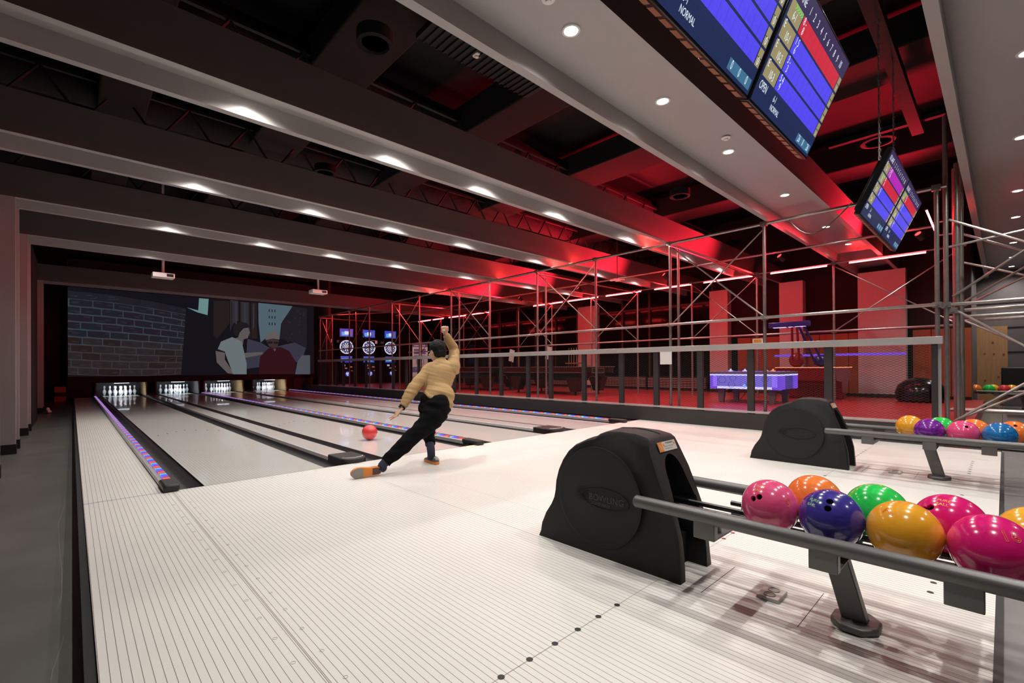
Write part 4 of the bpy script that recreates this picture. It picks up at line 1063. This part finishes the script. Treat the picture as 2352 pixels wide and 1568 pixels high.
# ------------------------------------------------------------------ pool tables
mat('trim_light', (.6, .5, .48), .3, metal=.6)
def pool(x, y, lab):
    t = thing('pool_table', (x, y, RZ), lab, 'pool table', 'dark pool tables')
    hx, hy = .78, 1.52; zt = RZ+.80
    b = MB(); b.prism([(x-hx-.03, zt), (x+hx+.03, zt), (x+hx-.04, zt-.16), (x-hx+.04, zt-.16)], 'y', y-hy, y+hy)
    link('rail_frame', b, 'black_gloss', t, bevel=.01)
    link('cloth', MB().box(x-hx+.12, x+hx-.12, y-hy+.12, y+hy-.12, zt-.01, zt+.004), 'wood_red', t)
    b = MB()
    for s in (-1, 1): b.box(x-hx-.035, x+hx+.035, y+s*hy-.006, y+s*hy+.006, zt-.005, zt+.006)
    for s in (-1, 1): b.box(x+s*(hx+.03)-.006, x+s*(hx+.03)+.006, y-hy, y+hy, zt-.005, zt+.006).box(x+s*(hx-.04)-.004, x+s*(hx-.04)+.004, y-hy, y+hy, zt-.165, zt-.155)
    link('trim', b, 'trim_light', t)
    link('cabinet', MB().box(x-hx+.15, x+hx-.15, y-hy+.2, y+hy-.2, RZ+.42, zt-.16), 'black_gloss', t, bevel=.01)
    for sx in (-1, 1):
        for sy in (-1, 1):
            b = MB(); cx, cy = x+sx*(hx-.25), y+sy*(hy-.38)
            b.add([(cx-.15, cy-.24, RZ+.5), (cx+.15, cy-.24, RZ+.5), (cx+.15, cy+.24, RZ+.5), (cx-.15, cy+.24, RZ+.5), (cx-.10, cy-.12, RZ+.10), (cx+.10, cy-.12, RZ+.10), (cx+.10, cy+.12, RZ+.10), (cx-.10, cy+.12, RZ+.10)],
                  [(0, 1, 2, 3), (7, 6, 5, 4), (0, 4, 5, 1), (1, 5, 6, 2), (2, 6, 7, 3), (3, 7, 4, 0)])
            b.tube((cx, cy, RZ), (cx, cy, RZ+.10), .035, 10, .02)
            link('leg', b, 'black_gloss', t, bevel=.01)
    # ball-return arch and coin slot on the end facing the lanes' start
    b = MB().box(x-.28, x+.28, y-hy-.002, y-hy+.01, zt-.17, zt-.04)
    link('score_plate', b, 'black', t)
    b = MB().path([(x+.2*cos(a), y-hy+.19, RZ+.40+.14*sin(a)) for a in [pi*i/10 for i in range(11)]], .006, 5)
    b.path([(x-.28, y-hy-.005, zt-.17), (x+.28, y-hy-.005, zt-.17), (x+.28, y-hy-.005, zt-.04), (x-.28, y-hy-.005, zt-.04)], .005, 5, True)
    link('arch_trim', b, 'trim_light', t)
    return t
p0 = pool(9.98, 4.56, 'dark pool table nearest to the air hockey table')
dup(p0, (9.98, 8.35, RZ), 'dark pool table nearer to the dart machines')
for y, z, lab in ((6.0, 1.5, 'white price sheet standing by the pool tables'), (7.85, 1.45, 'white price sheet by the far pool table')):
    b = MB().mi(0).obox((11.2, y, z), (.01, 0, 0), (0, .12, .03), (0, -.04, .22)).mi(1).tube((11.2, y, RZ), (11.2, y, z-.2), .02, 8).lathe([(.15, RZ), (.15, RZ+.03), (.02, RZ+.05)], (11.2, y, 0), 16)
    tag(link('price_sheet', b, ['bn_pale', 'black'], loc=(11.2, y, RZ)), lab, 'sign stand')
for k, y in enumerate((5.35, 5.55)):
    pass
t = thing('cue_rack', (11.6, 5.2, RZ), 'wooden cue rack with upright cues behind the near pool table', 'cue rack')
link('rack', MB().box(11.5, 11.7, 4.9, 5.5, RZ, RZ+.1).box(11.5, 11.7, 4.9, 5.5, RZ+.9, RZ+.94), 'wood_red', t)
for i in range(5): link('cue', MB().tube((11.6, 4.98+.11*i, RZ+.1), (11.6, 4.98+.11*i, RZ+1.45), .012, 8, .006), 'tan', t)
# heater grille along the dark glass
for k, (y0, y1) in enumerate(((1.6, 3.6), (3.7, 5.8), (7.0, 9.2))):
    t = thing('radiator', (13.7, y0, RZ), 'low radiator with pale horizontal slats under the dark glass, %s from the right' % xo[k], 'radiator', 'radiators under the windows')
    b = MB()
    for i in range(6): b.box(13.62, 13.68, y0, y1, RZ+.10+.055*i, RZ+.125+.055*i)
    link('slats', b, 'trim_light', t); link('body', MB().box(13.69, 13.80, y0, y1, RZ, RZ+.45), 'black', t)

# ------------------------------------------------------------------ air hockey table
glow('ah_white', (.5, .48, 1), 1.6); glow('ah_violet', (.20, .08, .85), .9); glow('ah_blue', (.10, .08, .75), .9); glow('ah_panel', (.055, .045, .30), .9); glow('ah_pink', (.75, .2, .75), 1.1); glow('ah_orange', (.9, .3, .15), 1.2)
hx0, hx1, hy0, hy1 = 9.6, 10.75, -1.70, -.30; z0, z1 = .53, .87
t = thing('air_hockey_table', ((hx0+hx1)/2, (hy0+hy1)/2, RZ), 'air hockey table glowing violet and blue behind the railing', 'air hockey table')
link('body', MB().box(hx0, hx1, hy0, hy1, z0, z1), 'ah_panel', t, bevel=.01)
b = MB().mi(0).box(hx0-.012, hx1+.012, hy0-.012, hy1+.012, z1-.055, z1-.025)
b.mi(1).box(hx0-.006, hx0, hy0+.05, hy1-.14, z0, z0+.05)
for y in (hy0, hy1-.14): b.mi(2).box(hx0-.014, hx0+.1, y-.006, y+.146, z0-.005, z1-.06)
b.mi(2).box(hx0, hx0+.3, hy0-.01, hy0, z0, z1-.06).mi(2).box(hx1-.3, hx1, hy0-.01, hy0, z0, z1-.06)
link('light_trim', b, ['ah_white', 'ah_white', 'ah_violet'], t, smooth=False)
b = MB()
def hexa(cy, cz_, r): b.path([(hx0-.008, cy+r*cos(pi/3*i), cz_+r*.8*sin(pi/3*i)) for i in range(6)], .004, 4, True)
for cy, c2, r_ in ((-.55, .72, .09), (-.75, .62, .08), (-.78, .76, .07), (-1.15, .64, .1), (-1.42, .74, .07)): hexa(cy, c2, r_)
for i in range(4): b.box(hx0-.009, hx0-.007, -.5, -.42, .60+.05*i, .606+.05*i)
link('line_pattern', b, 'black', t)
b = MB().mi(0).disc((hx0-.012, -1.02, .60), .035, 16, (-1, 0, 0)).mi(1).disc((hx0-.012, -1.12, .61), .03, 16, (-1, 0, 0)); link('badges', b, ['d_cyan', 'd_orange'], t, smooth=False)
link('top_rim', MB().box(hx0-.01, hx1+.01, hy0-.01, hy1+.01, z1-.02, z1+.03), 'grey_panel', t, bevel=.01)
link('playfield', MB().box(hx0+.08, hx1-.08, hy0+.1, hy1-.1, z1+.028, z1+.034), 'ah_blue', t)
for x in (hx0+.12, hx1-.2):
    for y in (hy0+.12, hy1-.25): link('leg', MB().add([(x, y, z0), (x+.1, y, z0), (x+.1, y+.14, z0), (x, y+.14, z0), (x-.02, y+.02, RZ), (x+.06, y+.02, RZ), (x+.06, y+.12, RZ), (x-.02, y+.12, RZ)], [(0, 1, 2, 3), (7, 6, 5, 4), (0, 4, 5, 1), (1, 5, 6, 2), (2, 6, 7, 3), (3, 7, 4, 0)]), 'grey_panel', t)
link('power_cable', MB().path([(hx0+.3, -.9, z0), (hx0+.2, -.95, .4), (hx0+.05, -.85, RZ+.02)], .008, 6), 'black', t)
LA = bpy.data.lights.new('table_glow', 'AREA'); LA.energy = 9; LA.color = (.35, .25, 1); LA.shape = 'RECTANGLE'; LA.size = 1.3; LA.size_y = .25
lo = bpy.data.objects.new('table_glow', LA); COL.objects.link(lo); lo.parent = t; lo.location = (hx0-.03-(hx0+hx1)/2, 0, .7-RZ); lo.rotation_euler = (radians(90), 0, radians(-90))
for k, (x, y) in enumerate(((9.9, -.62), (10.1, -.85), (10.2, -1.25), (10.0, -1.45))):
    tag(link('puck', MB().lathe([(.0001, 0), (.05, 0), (.05, .015), (.02, .02), (.018, .05), (.0001, .055)], (x, y, z1+.034), 16), 'ah_orange' if k > 1 else 'ah_white', loc=(x, y, z1+.034)), 'small lit striker on the air hockey table, %s from the left' % xo[k], 'striker', 'strikers on the air hockey table')
# second arcade table with overhead bar
t = thing('arcade_table', (12.2, -1.4, RZ), 'dark red arcade table with an overhead bar of lights behind the air hockey table', 'arcade table')
mat('arc_red', (.25, .01, .015), .25); mat('arc_blue', (.02, .02, .16), .3)
link('body', MB().prism([(11.6, .98), (13.3, .98), (13.2, .70), (12.9, .62), (12.7, RZ), (12.4, RZ), (12.3, .62), (11.8, .66)], 'y', -2.2, -1.0), 'arc_red', t, bevel=.02)
link('edge_light', MB().box(11.58, 13.32, -2.215, -2.20, .965, .985).box(11.585, 11.60, -2.2, -1.0, .965, .985), 'ah_orange', t)
link('light_bar', MB().obox((11.2, -1.42, 1.97), (.06, 0, 0), (0, .42, 0), (0, 0, .06)), 'arc_blue', t, bevel=.015)
link('bulbs', MB().box(11.15, 11.25, -1.75, -1.55, 1.902, 1.912).box(11.15, 11.25, -1.50, -1.42, 1.902, 1.912).box(11.15, 11.25, -1.36, -1.1, 1.902, 1.912), 'ah_white', t)
for (a, c), m_ in ((((11.2, -1.48, 1.92), (11.7, -1.35, 1.02)), 'arc_red'), (((11.2, -1.58, 1.92), (11.7, -1.50, 1.02)), 'arc_red'), (((11.2, -1.62, 1.92), (11.7, -1.82, 1.05)), 'arc_blue'), (((11.2, -1.72, 1.92), (11.7, -1.98, 1.05)), 'arc_blue')):
    link('strut', MB().tube(a, c, .025, 10), m_, t)
link('red_pod', MB().ell((11.75, -1.42, 1.15), .14, .16, .18, 16, 10), 'arc_red', t); link('blue_pod', MB().ell((11.75, -1.92, 1.13), .13, .15, .14, 16, 10), 'arc_blue', t)
# violet strip on the back of the raised floor and black round seat
tag(link('light_strip', MB().box(11.9, 11.93, -3.4, -.9, 1.24, 1.29), 'ah_violet', loc=(11.9, -2, 1.24)), 'horizontal violet light strip behind the arcade table', 'light strip')
b = MB()
b.mi(0).lathe([(.36, RZ), (.42, RZ+.05), (.43, RZ+.2), (.38, RZ+.36), (.26, RZ+.47), (.12, RZ+.52), (.0001, RZ+.53)], (12.6, -3.55, 0), 28)
tag(link('lounge_chair', b, ['black_gloss'], loc=(12.6, -3.55, RZ)), 'black rounded lounge chair near the white pillar', 'chair')
# clamps row of seats beyond the tower
t = thing('bench', (15.6, -5.0, 0), 'black upholstered bench beyond the distant ball rack', 'bench')
link('seat', MB().box(15.9, 16.5, -6.5, -4.75, .35, .5), 'black', t, bevel=.03); link('backrest', MB().box(16.5, 16.65, -6.5, -4.75, .35, .95), 'black', t, bevel=.03); link('base', MB().box(15.95, 16.6, -6.4, -4.8, 0, .35), 'grey_panel', t)
tag(link('side_table', MB().box(12.4, 13.3, -5.6, -4.85, .40, .44).box(12.7, 13.0, -5.3, -5.1, 0, .40), 'black', loc=(12.8, -5.2, 0)), 'low black side table on the concourse beyond the tower', 'table')
# left end of the hall
b = MB().mi(0).box(-1.30, -1.0, 18.35, 18.6, -.1, .42).mi(1).box(-1.31, -.99, 18.33, 18.36, .12, .2)
tag(link('crate', MB().mi(0).box(-1.30, -1.0, 17.8, 18.1, -.1, .08).mi(0).box(-1.30, -1.0, 17.8, 18.1, .22, .42).mi(1).box(-1.28, -1.0, 17.82, 18.08, .08, .22), ['tan', 'black'], loc=(-1.15, 17.95, -.1), bevel=.005), 'yellow brown box on the floor at the far left end', 'box')
b = MB().ell((-1.28, 12.05, -.055), .05, .12, .045, 14, 8).ell((-1.30, 11.98, -.0), .04, .05, .06, 12, 8)
tag(link('shoe', b, 'white', loc=(-1.3, 12, -.1)), 'white shoe beside the farthest left pillar', 'shoe')
# ------------------------------------------------------------------ the bowler
V = Vector
J = dict(Lheel=(1.967, -.698, 0), Ltoe=(2.022, -.406, 0), Lankle=(1.957, -.607, .094), Lknee=(2.084, -.358, .334), Lhip=(1.906, -.63, .621), Rhip=(1.925, -.826, .604), Rknee=(1.619, -.785, .34), Rankle=(1.318, -.734, .105),
         pelvis=(1.931, -.723, .656), waist=(1.981, -.675, .767), belly=(2.034, -.656, .881), chest=(2.08, -.631, .983), neckb=(2.092, -.575, 1.102), skull=(2.088, -.534, 1.208),
         Lsh=(1.952, -.574, 1.012), Lel=(1.736, -.623, .824), Lwr=(1.571, -.659, .625), Lpalm=(1.527, -.659, .576), Ltip=(1.436, -.641, .474),
         Rsh=(2.198, -.690, 1.022), Rel=(2.327, -.522, 1.225), Rwr=(2.196, -.537, 1.400), Rfist=(2.181, -.55, 1.466))
J = {k: V(v) for k, v in J.items()}
def catmull(P, n):
    out = []; L = len(P)
    for i in range(L-1):
        p0, p1, p2, p3 = P[max(i-1, 0)], P[i], P[i+1], P[min(i+2, L-1)]
        for k in range(n):
            t = k/n
            out.append([.5*((2*b)+(-a+c)*t+(2*a-5*b+4*c-d)*t*t+(-a+3*b-3*c+d)*t**3) for a, b, c, d in zip(p0, p1, p2, p3)])
    out.append(list(P[-1])); return out
def loft(mb, pts, radii, axis, n=20, sub=5, caps=True):
    """smooth tube through points; radii = (half width along axis, half depth)"""
    D = catmull([list(p)+list(r if hasattr(r, '__len__') else (r, r)) for p, r in zip(pts, radii)], sub)
    vs = []; ax = V(axis)
    for i, d in enumerate(D):
        p = V(d[:3]); a = V(D[max(i-1, 0)][:3]); c = V(D[min(i+1, len(D)-1)][:3]); t = (c-a).normalized()
        u = (ax - ax.dot(t)*t).normalized(); w = t.cross(u)
        vs += [p + d[3]*cos(2*pi*k/n)*u + d[4]*sin(2*pi*k/n)*w for k in range(n)]
    L = len(D); fs = [(i*n+k, i*n+(k+1) % n, (i+1)*n+(k+1) % n, (i+1)*n+k) for i in range(L-1) for k in range(n)]
    if caps: fs += [tuple(range(n-1, -1, -1)), tuple(range((L-1)*n, L*n))]
    mb.add(vs, fs); return mb
def fuse(o, voxel, it=3, disp=None):
    r = o.modifiers.new('r', 'REMESH'); r.mode = 'VOXEL'; r.voxel_size = voxel; r.use_smooth_shade = True
    if it: s = o.modifiers.new('s', 'SMOOTH'); s.iterations = it; s.factor = .5
    baked(o, None)
    if disp:
        me = o.data; nr = [v.normal.copy() for v in me.vertices]
        for v, n in zip(me.vertices, nr): v.co = v.co + n*disp(v.co)
        me.update()
    me = o.data; me.polygons.foreach_set('use_smooth', [True]*len(me.polygons))
    return o
SH = (J['Rsh']-J['Lsh']).normalized()          # across the shoulders
HI = (V((1.0, -.78, -.15))).normalized()        # across the hips
bp0 = V((1.93, -.70, 0))
person = MB()
loft(person, [J['pelvis']-V((0, 0, .05)), J['waist'], J['belly'], J['chest'], J['chest']+V((.005, .02, .06)), J['neckb']], [(.13, .095), (.12, .085), (.13, .09), (.15, .095), (.12, .08), (.055, .055)], SH)
loft(person, [J['neckb']-V((0, .01, .04)), J['neckb']+V((0, .012, .03)), J['skull']-V((0, -.0, .04))], [(.058, .058), (.052, .054), (.05, .056)], SH)
def arm(mb, a, e, w, k=0.0):
    loft(mb, [a, a.lerp(e, .5), e, e.lerp(w, .4), w], [.05+k, .045+k, .038+k, .037+k, .024+k], (0, .3, 1), 16)
arm(person, J['Lsh'], J['Lel'], J['Lwr']); arm(person, J['Rsh'], J['Rel'], J['Rwr'])
def leg(mb, h, k_, a, r, ax=(1, 0, 0)):
    loft(mb, [h, h.lerp(k_, .5), k_, k_.lerp(a, .35), k_.lerp(a, .8), a], r, ax, 18)
leg(person, J['Lhip'], J['Lknee'], J['Lankle'], [.075, .06, .048, .048, .036, .034]); leg(person, J['Rhip'], J['Rknee'], J['Rankle'], [.075, .07, .052, .052, .036, .034])
# head: looks down the lane, slightly left
Fd = V((-.06, .985, -.16)).normalized(); Sd = Fd.cross(V((0, 0, 1))).normalized(); Ud = Sd.cross(Fd)   # forward, right, up
rot = Matrix((Sd, Fd, Ud)).transposed(); H = J['skull']
hp_ = lambda x, y, z: H + rot @ V((x, y, z))
person.ell(H, .074, .094, .112, 24, 16, rot); person.ell(hp_(0, .035, -.06), .052, .052, .055, 18, 12, rot)
person.ell(hp_(0, .05, -.095), .028, .03, .022, 12, 8, rot)                     # chin
person.ell(hp_(0, .098, -.018), .012, .016, .024, 12, 8, rot); person.ell(hp_(0, .106, -.032), .015, .012, .010, 10, 6, rot)   # nose
person.ell(hp_(0, .082, .022), .05, .018, .010, 12, 8, rot)                     # brow
person.ell(hp_(0, .088, -.062), .024, .010, .006, 12, 6, rot); person.ell(hp_(0, .086, -.071), .02, .010, .006, 12, 6, rot)    # lips
for s in (-1, 1):
    person.ell(hp_(s*.078, -.002, -.012), .010, .021, .034, 12, 10, rot); person.ell(hp_(s*.05, .065, -.03), .02, .018, .018, 10, 8, rot)
# open left hand
d = (J['Ltip']-J['Lwr']).normalized(); side = V((.2, -.85, .3)); side = (side - side.dot(d)*d).normalized(); nn = d.cross(side)
pc = J['Lwr'] + d*.055
loft(person, [J['Lwr']-d*.01, J['Lwr']+d*.03, J['Lwr']+d*.075, J['Lwr']+d*.095], [(.024, .019), (.032, .016), (.040, .015), (.038, .012)], side, 14, 3)
for i, (L, sp, cu) in enumerate(((.070, -.20, .010), (.080, -.06, .004), (.075, .07, .012), (.058, .22, .022))):
    b0 = J['Lwr'] + d*.088 + side*(-.030+.020*i); dd = (d + side*sp).normalized()
    loft(person, [b0, b0+dd*L*.4+nn*cu*.3, b0+dd*L*.75+nn*cu, b0+dd*L+nn*cu*1.8], [.0085, .0085, .0078, .0060], side, 10, 3)
b0 = J['Lwr'] + d*.03 - side*.026; dd = (d*.62 - side*.62 + nn*.35).normalized(); dd = V((.02, -.15, -1)).normalized()*.6 + d*.35; dd.normalize()
loft(person, [b0, b0+dd*.035, b0+dd*.068], [.0115, .0100, .0075], nn, 10, 3)
# raised right fist
d = (J['Rfist']-J['Rwr']).normalized(); side = V((.75, -.6, 0)); side = (side - side.dot(d)*d).normalized(); nn = d.cross(side)   # nn points to the curl side
loft(person, [J['Rwr']-d*.01, J['Rwr']+d*.03, J['Rwr']+d*.07, J['Rwr']+d*.085], [(.024, .020), (.033, .020), (.041, .021), (.038, .018)], side, 14, 3)
for i in range(4):
    k0 = J['Rwr'] + d*(.084-.004*abs(i-1.4)) + side*(-.031+.0205*i); q = -nn
    loft(person, [k0, k0+q*.026+d*.006, k0+q*.036-d*.018, k0+q*.018-d*.036, k0+q*.002-d*.030], [.0098, .0098, .0092, .0085, .0078], side, 10, 3)
k0 = J['Rwr'] + d*.03 - side*.030 - nn*.01
loft(person, [k0, k0-nn*.026+d*.012, k0-nn*.040+side*.018+d*.020, k0-nn*.042+side*.036+d*.018], [.012, .0115, .0105, .008], d, 10, 3)
body = link('person', person, 'skin', loc=bp0)
fuse(body, .0052, 2)
tag(body, 'person in tan sweater and black trousers lunging after a throw, right fist raised', 'person')

# sweater
b = MB()
hem = J['pelvis'] + V((.03, .0, .0))
ax2 = (V((.93, -.42, -.20))).normalized()
c_ = V((1.972, -.735, .712))
loft(b, [c_+V((-.030, .014, -.050)), c_, J['waist']+V((.01, .0, .05)), J['belly']+V((0, 0, .04)), J['chest']+V((0, 0, .015)), J['chest']+V((.0, .022, .065)), J['neckb']+V((0, -.008, -.012)), J['neckb']+V((0, .006, .012))],
     [(.168, .166), (.163, .152), (.144, .120), (.156, .115), (.160, .108), (.128, .088), (.074, .070), (.062, .062)], ax2, 28)
Ls = J['Lsh'].lerp(J['chest'], .15); Rs = J['Rsh'].lerp(J['chest'], .12)
loft(b, [J['chest'].lerp(Ls, .55), Ls, Ls.lerp(J['Lel'], .45), J['Lel'], J['Lel'].lerp(J['Lwr'], .45), J['Lel'].lerp(J['Lwr'], .82), J['Lel'].lerp(J['Lwr'], .93)],
     [.085, .080, .068, .060, .056, .044, .034], (0, .3, 1), 22)
loft(b, [J['chest'].lerp(Rs, .5), Rs, Rs.lerp(J['Rel'], .45), J['Rel'], J['Rel'].lerp(J['Rwr'], .45), J['Rel'].lerp(J['Rwr'], .85), J['Rel'].lerp(J['Rwr'], .94)],
     [.085, .084, .066, .057, .052, .042, .035], (0, .3, 1), 22)
sw = link('sweater', b, 'sweater', body)
B0 = bp0
def folds(co):
    p = co + B0
    q = V((p.x*2.2, p.y*2.2, (p.z + .35*(p.x-2.0))*17))
    a = noise.noise(q)*.5 + noise.noise(q*1.9+V((5, 1, 2)))*.25
    arm_ = 1.0
    tz = max(0, min(1, (1.0-p.z)/.25))
    c_2 = noise.noise(V((p.x*5, p.y*5, (p.z+.3*(p.x-2))*42)))
    return (.012 + .014*tz)*a + .0035*c_2*(.5+abs(noise.noise(p*5))*2)
fuse(sw, .007, 6, folds)
# trousers
b = MB()
bl = J['Lhip'].lerp(J['Rhip'], .5)
loft(b, [J['waist']+V((-.01, -.01, -.035)), J['pelvis']+V((0, 0, .02)), bl+V((.005, 0, -.005)), bl+V((-.01, .0, -.07))], [(.140, .112), (.158, .130), (.165, .145), (.12, .12)], HI, 26)
b.ell(J['Rhip']+V((-.02, .02, .02)), .125, .13, .14, 24, 16); b.ell(J['Lhip']+V((.01, .0, -.02)), .108, .115, .12, 24, 16); b.ell(J['Rhip'].lerp(J['Rknee'], .25), .12, .125, .125, 24, 16)
loft(b, [J['Lhip']+V((0, 0, -.01)), J['Lhip'].lerp(J['Lknee'], .5), J['Lknee'], J['Lknee'].lerp(J['Lankle'], .35), J['Lknee'].lerp(J['Lankle'], .60)], [.112, .092, .076, .062, .057], (1, 0, 0), 20)
loft(b, [J['Rhip']+V((-.01, 0, -.01)), J['Rhip'].lerp(J['Rknee'], .5)+V((0, 0, -.01)), J['Rknee'], J['Rknee'].lerp(J['Rankle'], .4), J['Rknee'].lerp(J['Rankle'], .70), J['Rknee'].lerp(J['Rankle'], .92)], [.118, .102, .084, .074, .066, .060], (0, 1, 0), 20)
tr = link('trousers', b, 'trousers', body)
fuse(tr, .009, 4, lambda co: .016*noise.noise(V((co.x*7, co.y*7, co.z*20))))
b = MB(); link('belt', loft(b, [J['waist']+V((-.008, -.012, -.056)), J['waist']+V((-.008, -.012, -.036))], [(.150, .121), (.147, .119)], HI, 28, 1), 'black_gloss', body)
# hair
b = MB(); b.ell(hp_(0, -.014, .026), .086, .100, .100, 32, 20, rot); b.ell(hp_(0, -.045, -.025), .074, .064, .070, 24, 14, rot)
for s in (-1, 1): b.ell(hp_(s*.070, .0, .03), .018, .05, .045, 12, 8, rot)
b.ell(hp_(0, .06, .075), .055, .035, .03, 14, 8, rot)
hr = link('hair', b, 'hair', body)
fuse(hr, .006, 2, lambda co: .006*noise.noise(V((co.x*55, co.y*55, co.z*22))) + .004*noise.noise(V((co.x*130, co.y*130, co.z*30))))
# glasses
b = MB()
for s in (-1, 1):
    b.path([hp_(s*.034+.024*cos(a), .100, -.004+.018*sin(a)) for a in [2*pi*i/16 for i in range(16)]], .0016, 5, True)
    b.path([hp_(s*.058, .098, .0), hp_(s*.079, .05, .002), hp_(s*.084, .0, .004), hp_(s*.082, -.018, -.012)], .0018, 5)
b.path([hp_(-.010, .101, 0), hp_(0, .104, .003), hp_(.010, .101, 0)], .0016, 5)
link('glasses', b, 'alu', body)
# watch
d = (J['Lwr']-J['Lel']).normalized(); c = J['Lwr']-d*.004
b = MB(); sd = V((.2, -.85, .3)); sd = (sd-sd.dot(d)*d).normalized(); nn = d.cross(sd)
loft(b, [c-d*.009, c, c+d*.009], [(.0285, .0265)]*3, sd, 20, 2); b.obox(c + nn*.027 + sd*.0, d*.016, sd*.016, nn*.004); b.obox(c - nn*.027, d*.016, sd*.016, nn*.004)
link('wristwatch', b, 'black_gloss', body)
# shoes
def shoe(heel, toe, up, name_label):
    x = (toe-heel).normalized(); z = V(up); z = (z - z.dot(x)*x).normalized(); y = z.cross(x); L = .285
    W = lambda s: .032 + .017*sin(pi*min(1, max(0, s))**.75) + .006*(s > .5)*sin((s-.5)*2*pi) if 0 < s < 1 else .012
    S = [0, .02, .06, .12, .2, .3, .4, .5, .6, .7, .8, .88, .94, .98, 1]
    w_ = lambda s: {0: .016, .02: .025, .06: .032, .12: .036, .2: .037, .3: .036, .4: .037, .5: .041, .6: .046, .7: .049, .8: .048, .88: .042, .94: .032, .98: .020, 1: .010}[s]
    h_ = lambda s: {0: .050, .02: .062, .06: .074, .12: .080, .2: .080, .3: .078, .4: .074, .5: .068, .6: .058, .7: .050, .8: .045, .88: .041, .94: .036, .98: .030, 1: .024}[s]
    P = lambda s, a, c: heel + x*L*s + y*a + z*c
    # sole
    out = [(s, w_(s)) for s in S] + [(s, -w_(s)) for s in reversed(S)]
    b = MB(); n = len(out); b.add([P(s, a*1.04, 0) for s, a in out] + [P(s, a*1.06, .026) for s, a in out], [tuple(range(n-1, -1, -1)), tuple(range(n, 2*n))] + [(i, (i+1) % n, n+(i+1) % n, n+i) for i in range(n)])
    b.m[0] = 0
    def pad(s0, s1, k, mi):
        ss = [s for s in S if s0 <= s <= s1]; o2 = [(s, w_(s)*k) for s in ss] + [(s, -w_(s)*k) for s in reversed(ss)]
        b.mi(mi); m_ = len(o2); b.add([P(s, a, .0) for s, a in o2] + [P(s, a, -.003) for s, a in o2], [tuple(range(m_)), tuple(range(2*m_-1, m_-1, -1))] + [(i, m_+i, m_+(i+1) % m_, (i+1) % m_) for i in range(m_)])
    pad(.02, .30, .84, 2); pad(.60, 1, .97, 1)
    sole_b = b
    b = MB(); N_ = 12; vs = []
    for s in S:
        for k in range(N_+1):
            a = pi*k/N_; cz_ = .024 + (h_(s)-.024)*sin(a)**.75; vs.append(P(s, w_(s)*1.0*cos(a), cz_))
    fs = [(i*(N_+1)+k, i*(N_+1)+k+1, (i+1)*(N_+1)+k+1, (i+1)*(N_+1)+k) for i in range(len(S)-1) for k in range(N_)] + [tuple(range(N_, -1, -1)), tuple(range((len(S)-1)*(N_+1), len(S)*(N_+1)))]
    b.add(vs, fs)
    for i in range(len(S)-1):
        for k in range(N_):
            m_ = 0
            if S[i] < .12 and 2 < k < 10: m_ = 1
            if .2 <= S[i] < .4 and k in (2, 9): m_ = 2
            if .3 <= S[i] < .6 and 4 < k < 7: m_ = 1
            b.m[i*N_+k] = m_
    up_ = link('shoe', b, ['shoe_grey', 'shoe_silver', 'shoe_green'], body); WL[up_.name] = bp0
    link('sole', sole_b, ['shoe_orange', 'sole_grey', 'sole_dark'], up_)['label'] = 'orange sole with grey slide pads'
    b = MB(); 
    for i in range(5): s = .42+.05*i; zz = .079-.005*i; b.path([P(s, -.02, zz-.008), P(s, 0, zz+.001), P(s, .02, zz-.008)], .0022, 4)
    link('laces', b, 'shoe_silver', up_)
shoe(J['Lheel']+V((0, 0, .0032)), J['Ltoe'], (0, 0, 1), '')
h0 = V((1.300, -.745, .052)); t0 = V((1.030, -.700, .050))
shoe(h0, t0, (.66, .74, .10), '')
b = MB(); loft(b, [J['Lankle']+V((0, .01, -.04)), J['Lankle']+V((0, .005, .02)), J['Lankle'].lerp(J['Lknee'], .5)], [.040, .042, .046], (1, 0, 0), 18); link('sock', b, 'sock', body)
b = MB(); loft(b, [h0+V((.035, .035, .012)), J['Rankle']+V((-.01, 0, -.015)), J['Rankle'].lerp(J['Rknee'], .25)], [.042, .040, .046], (0, 0, 1), 18); link('sock', b, 'sock', body)
